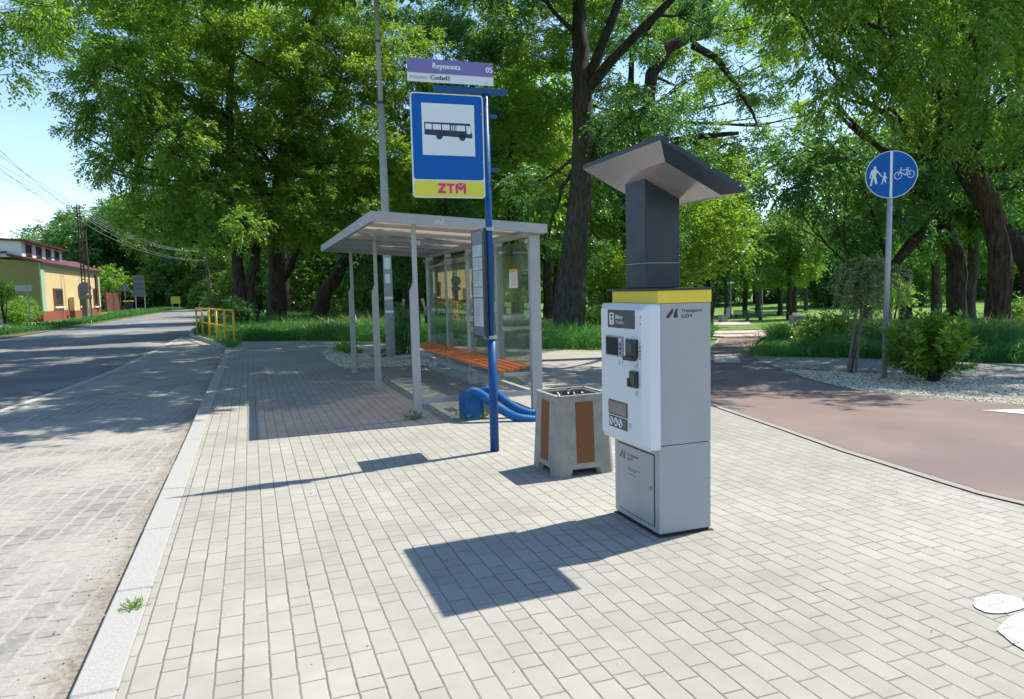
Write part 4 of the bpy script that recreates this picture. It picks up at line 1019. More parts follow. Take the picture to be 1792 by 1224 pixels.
dm = MB().box(HX-9,HX-1.1,HY0+.4,HY0+12.6,eave+.4,6.05).build('dormer', M_wwall, R_)
MB().add([(HX-.6,HY0+.1,6.0),(HX-.6,HY0+13.1,6.0),(HX-9.5,HY0+13.1,6.6),(HX-9.5,HY0+.1,6.6),(HX-.6,HY0+.1,5.86),(HX-.6,HY0+13.1,5.86),(HX-9.5,HY0+13.1,6.4),(HX-9.5,HY0+.1,6.4)],
  [(0,1,2,3),(7,6,5,4),(0,4,5,1),(1,5,6,2),(2,6,7,3),(3,7,4,0)]).build('dormer_roof', M_roof, dm)
for i in range(4):
    y = HY0+1.5+i*2.85
    wn_ = MB().box(HX-1.098,HX-1.04,y-.1,y+1.4,4.75,5.75).build('window', M_brown, dm)
    MB().box(HX-1.038,HX-1.03,y+.12,y+1.1,4.85,5.65).build('pane', M_pane, wn_)
for px0_, px1_, t_ in ((93,110,505),(137,143.5,505),(163,168.5,505)):
    a = HPy(px0_, 520).y; b = HPy(px1_, 520).y; z1_ = HPy(px0_, t_).z; z0_ = HPy(px1_, 536).z
    wn_ = MB().box(HX+.002,HX+.03,a,b,z0_,z1_).build('window', M_brown, R_)
    MB().box(HX+.031,HX+.036,a+(b-a)*.28,b-(b-a)*.12,z0_+.15,z1_-.15).build('pane', M_pane, wn_)
    MB().box(HX+.002,HX+.18,a-.1,b+.1,z0_-.14,z0_-.01).build('sill', M_wwall, wn_)
MB().box(HX+.07,HX+.45,HPy(120,540).y,HPy(130,540).y,.55,1.7).build('meter_box', M_wallY, R_)
MB().box(gx+2.2,gx+2.6,HY0-.2,HY0-.01,2.3,2.6).build('wall_lamp', M_galv, R_)
# lattice pole with two back-turned signs in front of it
R_ = empty('power_pole', (-12.0,60.5,gz), 'dark lattice power pole standing before the yellow house', 'power pole')
bp = G(147, 61, gz); R_.location = bp
mb = MB()
for sx in (-1, 1): mb.bar(bp+Vector((sx*.13,0,2)), bp+Vector((sx*.08,0,9.6)), .07, .1)
for i in range(13):
    z = 2.2+i*.55; mb.bar(bp+Vector((-.14,0,z)), bp+Vector((.14,0,z)), .06, .08)
mb.build('lattice', M_rust, R_); MB().box(bp.x-.2,bp.x+.2,bp.y-.3,bp.y+.3,gz,2.1).build('footing', M_wood, R_, .03)
mb = MB()
for z in (8.6,9.3): mb.bar(bp+Vector((-.45,0,z)), bp+Vector((.45,0,z)), .07, .08)
mb.build('crossarm', M_rust, R_)
b2 = G(155, 60, gz)
R_ = empty('sign_post', b2, 'round sign seen from behind over a small plate beside the lattice pole', 'road sign')
MB().tube([b2, b2+Z_*3.3], .05, 8).build('post', M_galv, R_)
MB().tube([b2+Vector((-.3,0,2.55)), b2+Vector((-.3,.03,2.55))], .5, 24).build('round_plate', M_inkg, R_)
MB().box(b2.x-.75,b2.x+.2,b2.y-.02,b2.y+.01,1.5,1.85).build('lower_plate', M_inkg, R_)
b2 = G(157, 66, gz)
R_ = empty('thin_pole', b2, 'thin red brown pole in front of the house wall right of the lattice pole', 'pole')
MB().tube([b2, b2+Z_*8.0], .07, 8).build('shaft', M_rust, R_)
b2 = G(48, 42, gz)
R_ = empty('street_sign', b2, 'small blank plate on a thin grey post in front of the olive gable', 'road sign')
MB().tube([b2, b2+Z_*2.45], .035, 8).build('post', M_galv, R_); MB().box(b2.x-.62,b2.x+.22,b2.y-.02,b2.y+.01,2.05,2.4).build('plate', M_galv, R_)
b2 = G(218, 92, gz)
R_ = empty('warning_sign', b2, 'triangular sign seen from behind on a post by the red fence', 'road sign')
MB().tube([b2, b2+Z_*3.4], .05, 8).build('post', M_galv, R_); MB().prism([(-.65,0),(.65,0),(0,1.15)], b2+Z_*2.6, X_, Z_, -Y_, .03).build('triangle_plate', M_inkg, R_)
b2 = G(244, 88, gz)
R_ = empty('direction_sign', b2, 'large grey back of a direction sign on two posts', 'road sign')
for s in (-.5,.5): MB().tube([b2+X_*s, b2+X_*s+Z_*4.2], .06, 8).build('post', M_galv, R_)
MB().box(b2.x-.65,b2.x+.55,b2.y-.08,b2.y-.03,2.15,4.3).box(b2.x-.9,b2.x+.75,b2.y-.14,b2.y-.085,1.7,2.2).build('panel', M_inkg, R_)
mb = MB()
for z in (2.6,3.2,3.8): mb.box(b2.x-.6,b2.x+.5,b2.y-.17,b2.y-.145,z,z+.08)
mb.build('stiffener', M_label, R_)
b2 = G(306, 86, gz)
R_ = empty('yellow_board', b2, 'small yellow board on short posts beside the bend of the road', 'road sign')
for s in (-.4,.4): MB().tube([b2+X_*s, b2+X_*s+Z_*1.0], .05, 8).build('post', M_galv, R_)
MB().box(b2.x-.52,b2.x+.52,b2.y-.1,b2.y-.06,.75,1.6).build('board', M_syel, R_)
b2 = G(218, 88, gz)
R_ = empty('waste_bin', b2+X_*.3, 'dark wheeled waste bin with yellow lid before the red fence', 'waste bin')
MB().prism([(-.38,0),(.38,0),(.5,1.0),(-.5,1.0)], b2+X_*.3+Z_*.02+Y_*.3, X_, Z_, -Y_, .7).build('body', M_ink, R_, .03)
MB().box(b2.x-.25,b2.x+.85,b2.y-.45,b2.y+.35,1.08,1.22).build('lid', M_syel, R_, .04)
a_, b_ = G(184, 86, gz), G(236, 108, gz)
R_ = empty('board_fence', a_, 'red brown board fence with posts to the right of the house', 'fence')
mb = MB(); n_b = 44
for i in range(n_b):
    p_ = a_.lerp(b_, (i+.5)/n_b); q_ = (b_-a_).normalized(); mb.obox(p_+Z_*(1.2+.04*math.sin(i*3.3)), q_, q_.cross(Z_), Z_, (b_-a_).length/n_b*.46, .03, 1.15)
mb.build('boards', mat('red brown boards', (.16,.06,.04), .9, var=.4, vs=3), R_)
for i in range(6):
    p_ = a_.lerp(b_, i/5) - Y_*.1; MB().obox(p_+Z_*1.35, X_, Y_, Z_, .12, .1, 1.35).build('post', M_brickr, R_)
b2 = G(366, 60, gz)
R_ = empty('utility_pole', b2, 'slim wooden utility pole at the far bend of the road', 'power pole')
MB().tube([b2, b2+Z_*5.6], [.12,.09], 8).build('shaft', M_wood, R_); MB().box(b2.x-.5,b2.x+.5,b2.y-.05,b2.y+.05,5.2,5.3).build('crossarm', M_wood, R_); MB().box(b2.x-.25,b2.x-.05,b2.y-.2,b2.y-.08,3.2,3.7).build('box', M_label, R_)
tops = [bp+Vector((s,0,9.35)) for s in (-.42,-.15,.15,.42)] + [bp+Vector((s,0,8.65)) for s in (-.42,.3)]
ends = [b2+Vector((s,0,5.35)) for s in (-.45,-.15,.15,.45)] + [b2+Vector((s,0,4.6)) for s in (-.2,.2)]
west = [Vector((-16+s*1.2, 6, 11.6 if s < 4 else 10.6)) for s in range(6)]
for i in range(6):
    R_ = MB().tube([Vector(p) for p in curve_pts(tops[i], ends[i], -1.0, 14)], .011, 4).build('power_line', M_galv)
    tag(R_, 'overhead wire sagging from the lattice pole to the utility pole', 'wire', 'wires between the two poles')
    R_ = MB().tube([Vector(p) for p in curve_pts(tops[i], west[i]+Y_*16, -.8, 14)], .016, 4).build('power_line', M_galv)
    tag(R_, 'overhead wire running across the open sky left of the pole', 'wire', 'wires in the open sky')
# low wall by the house
a_, b_ = G(0, 47, gz), G(20, 47, gz)
R_ = MB().box(a_.x-6,b_.x,a_.y,a_.y+.3,gz,.35).build('garden_wall', M_conc); tag(R_, 'low grey garden wall under the shrubs left of the house', 'wall')

# ------------------------------------------------------------------ park furniture
def park_lamp(px, d, lab):
    b = G(px, d); R_ = empty('park_lamp', b, lab, 'park lamp', 'park lamps')
    MB().tube([b-Z_*.1, b+Z_*4.0], [.075,.05], 10).build('post', M_galv, R_, smooth=True)
    mb = MB(); mb.tube([b+Z_*4.12, b+Z_*4.2, b+Z_*4.36], [.46,.42,.08], 18); mb.build('lamp_hat', M_swhite, R_)
    MB().tube([b+Z_*3.95, b+Z_*4.13], [.09,.12], 12).build('lantern', M_paper, R_)
park_lamp(1334, 79, 'park lamp with flat round hat nearest the path, right of the other two')
park_lamp(1279, 84, 'park lamp with flat round hat between the machine and the nearer lamp')
park_lamp(1209, 82, 'park lamp whose round hat shows just above the yellow band')
def bench(px, d, rz, lab):
    b = G(px, d); R_ = empty('park_bench', b, lab, 'bench', 'park benches')
    ux_ = Vector((math.cos(rz), math.sin(rz), 0)); uy_ = Vector((-ux_.y, ux_.x, 0))
    for s in (-.7,.7): MB().obox(b+ux_*s+Z_*.2, ux_, uy_, Z_, .11, .26, .22).build('leg', M_label, R_, .02)
    mb = MB()
    for k in range(4): mb.obox(b+uy_*(-.2+k*.13)+Z_*.45, ux_, uy_, Z_, .95, .055, .025)
    mb.build('seat', mat('green bench wood', (.03,.16,.10), .5, var=.3), R_)
    mb = MB()
    for k in range(3): mb.obox(b+uy_*(.30+k*.03)+Z_*(.58+k*.14), ux_, uy_, Z_, .95, .02, .055)
    mb.build('backrest', MATS['green bench wood'], R_)
bench(1299, 84, -.5, 'green park bench behind the nearer bench, left of the lamp')
bench(1319, 77, -.35, 'green park bench on dark blocks just left of the nearest lamp')
b = G(1265, 72); R_ = empty('concrete_block', b, 'low dark concrete block at the edge of the park path', 'concrete block')
MB().obox(b+Z_*.32, X_, Y_, Z_, .33, .33, .36).build('block', M_conc, R_, .03)
MB().obox(b+Z_*.71, X_, Y_, Z_, .36, .36, .03).build('cover_slab', M_wood, R_, .01)
b = G(1275, 88); R_ = empty('utility_cabinet', b, 'small white utility cabinet at the foot of the park lamp', 'cabinet')
MB().obox(b+Z_*.6, X_, Y_, Z_, .26, .2, .6).build('housing', M_swhite, R_, .02); MB().obox(b+Z_*1.22, X_, Y_, Z_, .3, .24, .03).build('cover', M_galv, R_)
b = G(1398, 17.8); R_ = empty('concrete_pedestal', b, 'grey concrete pedestal with scrawled graffiti in the tall grass', 'pedestal')
u_ = r0; w_ = Vector((math.sin(YAW), math.cos(YAW), 0))
MB().obox(b+Z_*.20, u_, w_, Z_, .085, .10, .23).build('pillar', M_galv, R_, .01)
MB().obox(b+Z_*.535, u_, w_, Z_, .19, .16, .10).build('cap_block', mat('pale concrete', (.36,.37,.36), .9, var=.25, vs=9), R_, .012)
gp = []
for P in ([(.0,.1),(.0,.0),(.05,.0)],[(.0,.05),(.04,.05)],[(.0,.1),(.05,.1)],[(.07,.1),(.13,.1)],[(.10,.1),(.10,.0)],[(.15,.0),(.15,.1),(.20,.08),(.20,.02),(.15,.0)]): gp += stroke(P, .014)
flat(gp, b-w_*.1605-u_*.16+Z_*.485, u_, Z_, -w_, M_ink, R_, 'graffiti', .0005)
flat(stroke([(-.14,.0),(.14,.0)], .012), b-w_*.1605+Z_*.46, u_, Z_, -w_, mat('graffiti red', (.35,.10,.10), .7), R_, 'graffiti', .0005)

# ------------------------------------------------------------------ planting near the paving
def B_(px, py, d, r): # blob from what the photo shows at distance d, radius in photo pixels
    return (S(px, py, d), r*d/FPX if not hasattr(r, '__len__') else (r[0]*d/FPX, r[0]*d/FPX, r[1]*d/FPX))
# leafy shrub by the round sign
b = Vector((9.1,7.44,0)); R_ = empty('leafy_shrub', b, 'bright green broad leaved shrub in the gravel beside the round sign', 'shrub')
mb = MB(); rs_ = random.Random(4); tips = []
for i in range(64):
    a = rs_.uniform(0, 2*PI); rr = rs_.uniform(.1,.60); t_ = b + Vector((math.cos(a)*rr-.13, math.sin(a)*rr, rs_.uniform(.25,1.06)*(1-.25*rr)))
    P = curve_pts(b+Vector((rs_.uniform(-.04,.04), rs_.uniform(-.04,.04), -.02)), t_, .05, 5, .02, i); mb.tube(P, [.008,.007,.006,.005,.004,.002], 5); tips.append(P)
mb.build('stem', M_barkl, R_, smooth=True)
Pb, Ax, Nr, LL, TT = [], [], [], [], []
for P in tips:
    for k in range(115):
        t_ = rs_.uniform(.32, 1.0)*(len(P)-1); i_ = min(int(t_), len(P)-2); p_ = P[i_].lerp(P[i_+1], t_-i_)
        dd = (P[i_+1]-P[i_]).normalized(); q_ = Vector((rs_.gauss(0,1), rs_.gauss(0,1), rs_.gauss(0,.4))).normalized()
        Pb.append(tuple(p_+q_*.05)); Ax.append(tuple((q_*.95+dd*.45+Vector((0,0,-.1))).normalized())); Nr.append((rs_.gauss(0,.45), rs_.gauss(0,.45), 1)); LL.append(rs_.uniform(.06,.125)); TT.append(rs_.gauss(.45,.25))
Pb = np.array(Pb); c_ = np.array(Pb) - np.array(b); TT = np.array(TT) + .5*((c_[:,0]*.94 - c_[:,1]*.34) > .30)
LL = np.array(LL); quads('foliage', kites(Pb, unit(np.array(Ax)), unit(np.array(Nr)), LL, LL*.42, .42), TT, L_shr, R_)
# staked weeping larch
b = Vector((8.9,8.75,0)); R_ = empty('weeping_tree', b, 'small weeping tree with feathery foliage tied to stakes in the gravel', 'tree')
tp_ = S(1513,446,11.2)
for dx, nm in ((-.05,0),(.06,0)):
    MB().tube([b+Vector((dx,-dx*.5,-.05)), Vector((tp_.x+dx*.15, tp_.y, tp_.z if dx < 0 else tp_.z-.5))], [.024,.021], 8).build('stake', M_wood, R_)
q_ = tp_-Z_*.30; MB().tube([b+Vector((.02,.02,0)), b.lerp(q_, .5)+Vector((.05,0,0)), q_], [.022,.018,.015], 8, wob=.3).build('trunk', M_wood, R_, smooth=True)
Vs, Ts = [], []; mb = MB()
for i in range(104):
    a = rs_.uniform(0, 2*PI); rr = rs_.uniform(.12,.60)*(1.15 if math.cos(a) > 0 else .9); st = tp_ - Z_*rs_.uniform(.1,.45); dr_ = rs_.uniform(.25,1.15)*rs_.uniform(.5,1)
    o_ = Vector((math.cos(a)*rr, math.sin(a)*rr, 0)); P = [st, st+o_*.5+Z_*.07, st+o_*.85-Z_*.04, st+o_-Z_*dr_*.4, st+o_*rs_.uniform(.95,1.25)-Z_*dr_]
    mb.tube(P, [.008,.006,.005,.004,.002], 4)
    n_ = rs_.choice((70,120,200)); t_ = rng.uniform(0, len(P)-1.001, n_); k_ = t_.astype(int); f_ = (t_-k_)[:,None]; PA = np.array([tuple(p) for p in P])
    pos_ = PA[k_]*(1-f_) + PA[k_+1]*f_; ax_ = rand_dirs(n_); ax_[:,2] = -abs(ax_[:,2])*.6; ax_ = unit(ax_)
    s_ = rng.uniform(.035,.085, n_); Vs.append(kites(pos_, ax_, rand_dirs(n_), s_, s_*.28)); Ts.append(rng.normal(.5,.25,n_))
mb.build('branches', M_barkl, R_); quads('foliage', np.concatenate(Vs), np.concatenate(Ts), L_con, R_)
# weeping column and dwarf shrubs in the bed behind the shelter
def shrub(name, lab, cat, blobs, m, group=None, **kw):
    c = sum((Vector(b_[0]) for b_ in blobs), Vector())/len(blobs); b = Vector((c.x, c.y, 0)); R_ = empty(name, b, lab, cat, group)
    mb = MB()
    for i, (c_, r_) in enumerate(blobs): mb.tube(curve_pts(b, Vector(c_), .0, 3, .03, i), [.03,.025,.02,.012], 5)
    mb.build('stem', M_barkl, R_); V, T = foliage(blobs, **kw); quads('foliage', V, T, m, R_); return R_
shrub('weeping_conifer', 'slender weeping conifer beside the lighting mast behind the shelter', 'tree', [B_(705,560,16.6,(12,24)),B_(703,592,16.6,(15,28)),B_(714,575,16.5,(10,30)),B_(700,535,16.7,(7,14))], L_blu, leaf=.06, wid=.35, lai=7, droop=1.6, nl=12, up=.1)
shrub('dwarf_shrub', 'low rounded dwarf pine, leftmost green mound in the gravel bed', 'shrub', [B_(598,609,17.8,(11,7)),B_(610,606,17.6,(10,8))], L_shr, group='dwarf shrubs', leaf=.026, wid=.4, lai=7, droop=-.3)
shrub('dwarf_shrub', 'low dwarf pine mound in front of the other, nearest the shelter post', 'shrub', [B_(612,614,17.2,(9,8)),B_(624,617,17.1,(7,6))], L_mid, group='dwarf shrubs', leaf=.026, wid=.4, lai=7, droop=-.3)
shrub('dwarf_shrub', 'dark green low shrub at the foot of the lighting mast', 'shrub', [B_(671,621,16.2,(7,6))], L_blu, group='dwarf shrubs', leaf=.026, wid=.4, lai=7, droop=-.3)
shrub('ornamental_grass', 'rusty brown grass tuft between the shrubs and the mast', 'plant', [B_(652,628,16.0,(4,4))], L_dry, leaf=.05, wid=.15, lai=6, droop=-.8)
# weeds growing out of the joints
def weed(px_xy, lab, s, n=40, m=L_shr):
    x, y = px_xy; N = n; P = np.zeros((N,3)); P[:,0] = x + rng.normal(0, s*.18, N); P[:,1] = y + rng.normal(0, s*.18, N); P[:,2] = 0
    ax = rand_dirs(N); ax[:,2] = abs(ax[:,2])*.8 + .15; ax = unit(ax); L_ = rng.uniform(.4,1.,N)*s
    V1 = kites(P, ax, rand_dirs(N), L_, L_*.04+.002); P2 = P + ax*(L_*.6)[:,None]; V2 = kites(P2, unit(ax+rand_dirs(N)*.9), rand_dirs(N), L_*.4, L_*.07+.002)
    return tag(quads('weed', np.concatenate([V1,V2]), rng.normal(.4,.2,2*N), m), lab, 'weed', 'weeds in the joints')
weed((-.585,3.68), 'small green weed growing from the kerb joint', .075, 60)
weed((1.68,7.96), 'grass tuft at the foot of the nearest shelter post', .16, 50, L_grass)
weed((2.16,7.60), 'long grass blades beside the blue pipe box', .26, 22, L_grass)
weed((2.42,7.62), 'leafy weed at the right foot of the blue box', .14, 50)
weed((3.22,10.2), 'green weed under the bench near the glass', .13, 40)
weed((-.60,21.9), 'weed tuft where the kerb ends by the yellow railing', .3, 60, L_grass)

# ------------------------------------------------------------------ person walking away
pb = G(722, 19.2, 0)
R_ = empty('person', pb, 'person in black t-shirt and jeans walking away behind the shelter', 'person')
fwd = Vector((.35,.94,0)).normalized(); sd = Vector((fwd.y,-fwd.x,0))
def PP(s, f, z): return pb + sd*s + fwd*f + Z_*z
def skin(name, V, E, Rr, m, parent, sub=2):
    me = bpy.data.meshes.new(name); o_ = org(parent); me.from_pydata([tuple(v-o_) for v in V], E, []); me.materials.append(m)
    ob = bpy.data.objects.new(name, me); C.objects.link(ob); ob.parent = parent
    md = ob.modifiers.new('s', 'SKIN'); md.use_smooth_shade = True
    for i, r_ in enumerate(Rr): me.skin_vertices[0].data[i].radius = (r_ if not hasattr(r_, '__len__') else r_[0], r_ if not hasattr(r_, '__len__') else r_[1])
    me.skin_vertices[0].data[0].use_root = True
    sb = ob.modifiers.new('u', 'SUBSURF'); sb.levels = sub; sb.render_levels = sub
    return ob
M_skin = mat('skin', (.45,.26,.18), .6, var=.08); M_tee = mat('black cotton', (.012,.012,.015), .9, var=.3, vs=12); M_jean = mat('blue denim', (.05,.10,.17), .9, var=.35, vs=14); M_hair = mat('dark hair', (.02,.013,.01), .6, var=.3, vs=40)
J = dict(pel=(0,0,.95), ab=(0,.01,1.1), ch=(0,.02,1.32), nk=(0,.03,1.48), hd=(0,.05,1.60), hd2=(0,.06,1.70), sl=(-.19,.02,1.42), sr=(.19,.02,1.42), el=(-.27,-.03,1.14), er=(.28,-.02,1.15), wl=(-.27,.10,.93), wr=(.30,.10,.95), hl=(-.27,.13,.87), hr=(.30,.13,.89),
         pl=(-.10,0,.90), pr=(.10,0,.90), kl=(-.11,.12,.50), kr=(.11,-.06,.50), al=(-.12,.16,.09), ar=(.12,-.32,.14), tl=(-.13,.30,.04), tr=(.12,-.20,.03))
ks = list(J); V = [PP(*J[k_]) for k_ in ks]; ix = {k_: i for i, k_ in enumerate(ks)}
Eb = [('pel','ab'),('ab','ch'),('ch','nk'),('nk','hd'),('hd','hd2'),('ch','sl'),('ch','sr'),('sl','el'),('sr','er'),('el','wl'),('er','wr'),('wl','hl'),('wr','hr'),('pel','pl'),('pel','pr'),('pl','kl'),('pr','kr'),('kl','al'),('kr','ar'),('al','tl'),('ar','tr')]
RR = dict(pel=(.14,.10),ab=(.125,.09),ch=(.15,.10),nk=.055,hd=(.075,.09),hd2=.07,sl=.06,sr=.06,el=.042,er=.042,wl=.028,wr=.028,hl=.035,hr=.035,pl=.085,pr=.085,kl=.058,kr=.058,al=.04,ar=.04,tl=.035,tr=.035)
skin('body', V, [(ix[a],ix[b]) for a, b in Eb], [RR[k_] for k_ in ks], M_skin, R_)
def sub_skin(name, keys, E, rr, m, extra={}):
    jj = {k_: extra.get(k_, J.get(k_)) for k_ in keys}; V = [PP(*jj[k_]) for k_ in keys]; i_ = {k_: n for n, k_ in enumerate(keys)}
    return skin(name, V, [(i_[a],i_[b]) for a, b in E], rr, m, R_)
sub_skin('t_shirt', ['ab','ch','sh','wst','sl','sr','ml','mr'], [('wst','ab'),('ab','ch'),('ch','sh'),('ch','sl'),('ch','sr'),('sl','ml'),('sr','mr')], [(.155,.12),(.18,.13),.085,(.165,.125),.085,.085,.075,.075], M_tee, dict(sh=(0,.02,1.45), wst=(0,0,.96), ml=(-.245,-.01,1.24), mr=(.25,-.005,1.25)))
sub_skin('jeans', ['pel','pl','pr','kl','kr','al','ar'], [('pel','pl'),('pel','pr'),('pl','kl'),('pr','kr'),('kl','al'),('kr','ar')], [(.16,.115),.105,.105,.082,.082,.07,.07], M_jean)
for a, b_ in (('al','tl'),('ar','tr')):
    MB().tube([PP(*J[a])-fwd*.05, PP(*J[a])+fwd*.03-Z_*.02, PP(*J[b_])], [.045,.055,.04], 12).build('shoe', M_dark, R_, smooth=True)
bm = bmesh.new(); bmesh.ops.create_icosphere(bm, subdivisions=3, radius=.112)
for v in bm.verts:
    v.co.z *= 1.18; v.co *= 1 + .07*mnoise.noise(v.co*18)
    v.co = Vector(PP(0,.035,1.655)) + v.co
me = bpy.data.meshes.new('hair'); bm.to_mesh(me); bm.free(); link('hair', me, M_hair, R_, True)
for s_, k_ in ((-1,'hl'),(1,'hr')):
    mb = MB(); h_ = PP(*J[k_])
    for i in range(4):
        q_ = h_ + fwd*(-.03+i*.02) - Z_*.03; mb.tube([q_, q_-Z_*(.045+.008*(i in (1,2)))+fwd*.005, q_-Z_*(.07+.01*(i in (1,2)))-sd*s_*.02], [.010,.009,.007], 6)
    mb.tube([h_+fwd*.03, h_+fwd*.06-Z_*.03, h_+fwd*.065-Z_*.055], [.012,.011,.009], 6); mb.build('fingers', M_skin, R_, smooth=True)
hb_ = PP(*J['hr']) + sd*.05 - Z_*.03
R_ = empty('handbag', hb_-Z_*.28, 'dark bag hanging from the right hand of the walking person', 'bag')
MB().prism([(-.13,-.27),(.13,-.27),(.16,-.20),(.12,-.05),(-.12,-.05),(-.16,-.20)], hb_-sd*.05-fwd*0, fwd, Z_, sd, .10).build('pouch', M_tee, R_, .03)
MB().tube(curve_pts(hb_+fwd*-.10-Z_*.06, hb_+fwd*.10-Z_*.06, .065, 8), .010, 8).build('handle', M_tee, R_, smooth=True)
MB().obox(hb_-Z_*.02, fwd, sd, Z_, .05, .03, .02).build('cloth', M_paper, R_, .01)
# ------------------------------------------------------------------ trees
def Sd(px, py, d): return tuple(S(px, py, d))
def stem(base, pts, radii): return ([tuple(base - Z_*.3)] + pts, radii)
# left group: two upright trunks and a leaning one under one broad canopy
b = G(424, 31)
tree('maple_tree', 'tall bright green tree with two dark trunks, left of the canopy over the road', 'tree', b,
     [stem(b, [Sd(420,500,31), Sd(415,440,31), Sd(405,330,31), Sd(400,200,31), Sd(410,60,31)], [.30,.25,.22,.19,.15,.1]),
      stem(b+X_*.5, [Sd(436,500,31), Sd(448,440,31), Sd(480,340,31), Sd(500,200,31)], [.26,.22,.2,.14,.08])],
     [B_(130,230,28.5,26),B_(395,350,28,50),B_(430,395,27,36),B_(375,400,28,36),B_(230,180,26.5,60),B_(310,250,26.5,60),B_(160,40,28,85),B_(250,-30,28,105),B_(175,160,28,70),B_(240,110,27,90),B_(190,235,28.5,55),B_(270,235,28,80),B_(215,300,29.5,50),B_(300,330,29,70),B_(380,330,29,60),B_(250,385,30,45),B_(330,400,30,45),B_(390,385,30,60),B_(90,60,29,55),B_(70,20,29,50),B_(170,290,29.5,32)],
     M_bark, L_mid, leaf=.125, wid=.5, lai=3.5, droop=.45, sub=44, seed=3, lump=.25, flat=.42, solid=.12)
b = G(484, 34)
tree('maple_tree', 'broad sunlit yellow green tree with a thick dark trunk behind the shelter', 'tree', b,
     [stem(b, [Sd(484,500,34), Sd(480,430,34), Sd(490,300,34), Sd(520,150,34), Sd(560,0,34)], [.46,.38,.32,.26,.18,.1])],
     [B_(335,150,28.5,80),B_(380,260,29.5,80),B_(350,20,28,110),B_(460,110,30,110),B_(450,250,30,90),B_(250,190,26.8,50),B_(520,60,32,120),B_(600,-20,32,120),B_(440,-40,32,110),B_(590,160,32,110),B_(520,200,31,90),B_(480,320,32,80),B_(560,310,31.5,90),B_(640,270,32,90),B_(640,380,32,75),B_(560,400,32,60),B_(690,120,33,100),B_(700,300,33,90),B_(480,400,29.5,44),B_(545,405,30,40),B_(515,360,29.5,50),B_(340,60,33,100)],
     M_bark, L_yel, leaf=.125, wid=.5, lai=3.4, droop=.35, sub=44, seed=4, lump=.25, flat=.42, solid=.12)
b = G(500, 46, -.05)
tree('tall_tree', 'tall green tree far behind the bright maple, filling the canopy at the left', 'tree', b,
     [stem(b, [Sd(490,430,46), Sd(450,300,46), Sd(400,150,45.5), Sd(360,20,45)], [.35,.3,.25,.18,.1])],
     [B_(240,80,44,80),B_(330,180,44,90),B_(260,260,44,65),B_(420,60,44,90),B_(430,200,44,90),B_(330,-20,44,90),B_(520,140,45,90),B_(400,330,44,70),B_(180,120,44,50),B_(560,30,45,90),B_(620,200,45,80),B_(500,300,45,70)],
     M_bark, L_yel, leaf=.17, wid=.5, lai=2.6, droop=.4, sub=34, seed=17, flat=.5, twigs=1)
b = G(552, 37)
tree('leaning_tree', 'dark tree leaning right beneath the canopy left of the mast', 'tree', b,
     [stem(b, [Sd(565,520,37), Sd(590,480,37), Sd(620,430,37), Sd(700,330,37), Sd(760,200,37)], [.42,.36,.3,.24,.18,.1]),
      stem(G(470,37), [Sd(478,510,37), Sd(500,480,37), Sd(520,440,37), Sd(560,350,37)], [.30,.26,.22,.16,.1])],
     [B_(690,440,36,65),B_(760,380,37,90),B_(780,250,37,110),B_(770,110,37,110),B_(850,10,37,110),B_(640,470,38,45),B_(720,470,38,40),B_(820,440,37,55),B_(700,20,37,90)],
     M_bark, L_blu, leaf=.15, wid=.5, lai=4.0, droop=.3, sub=30, seed=5)
# the big grey trunk in the middle
b = G(990, 21.5)
tree('ash_tree', 'great grey forked tree with mossy trunk left of the solar roof', 'tree', b,
     [stem(b, [Sd(1000,500,21.5), Sd(1014,380,21.5), Sd(1020,260,21.5), Sd(1018,150,21.5), Sd(1014,60,21.5), Sd(1010,-60,21.5)], [.56,.44,.37,.31,.29,.22,.15]),
      ([Sd(1024,175,21.5), Sd(1048,90,21.5), Sd(1085,0,21.5), Sd(1120,-110,21.5)], [.19,.15,.12,.07]),
      ([Sd(1030,150,21.4), Sd(1090,85,21.2), Sd(1150,25,21), Sd(1230,-60,20.5)], [.17,.14,.12,.07])],
     [B_(1110,195,19.8,42),B_(1060,225,20.2,34),B_(1150,215,20.5,38),B_(930,330,22.5,50),B_(960,420,22.8,32),B_(1060,330,22,40),B_(880,-60,20,70),B_(960,-90,20,80),B_(1090,-110,19,80),B_(1200,-100,19,80),B_(1120,60,23,48),B_(1230,20,22,50),B_(1060,150,23,30),B_(1215,265,21.5,32),B_(1040,440,23,30),B_(1150,330,22.5,42),B_(1210,300,23,36),B_(1160,400,23,45),B_(1180,190,22,30)],
     M_barkl, L_blu, leaf=.105, wid=.45, lai=3.4, droop=.55, sub=26, seed=6)
b = G(1150, 27)
tree('bent_tree', 'dark crooked tree arching right above the solar roof', 'tree', b,
     [stem(b, [Sd(1140,420,27), Sd(1130,250,27), Sd(1140,130,27), Sd(1165,85,27), Sd(1205,68,27), Sd(1262,55,27)], [.22,.22,.23,.25,.24,.18,.08]),
      ([Sd(1205,68,27), Sd(1228,30,27), Sd(1255,-30,27)], [.22,.17,.10]),
      ([Sd(1212,78,27), Sd(1250,100,26.8), Sd(1290,150,26.5), Sd(1318,200,26.3), Sd(1330,232,26)], [.15,.12,.09,.05,.02]),
      ([Sd(1150,250,26), Sd(1215,240,25.8), Sd(1293,233,25.5)], [.14,.11,.06])],
     [B_(1180,10,28,60),B_(1300,110,27,45),B_(1250,160,27.5,45),B_(1330,40,27,55),B_(1190,150,28.5,50),B_(1270,-40,27,70),B_(1345,215,26.5,30),B_(1240,330,29,40),B_(1300,300,28,35)],
     M_bark, L_mid, limbs=True, leaf=.15, wid=.42, lai=1.7, droop=.5, sub=20, seed=7)
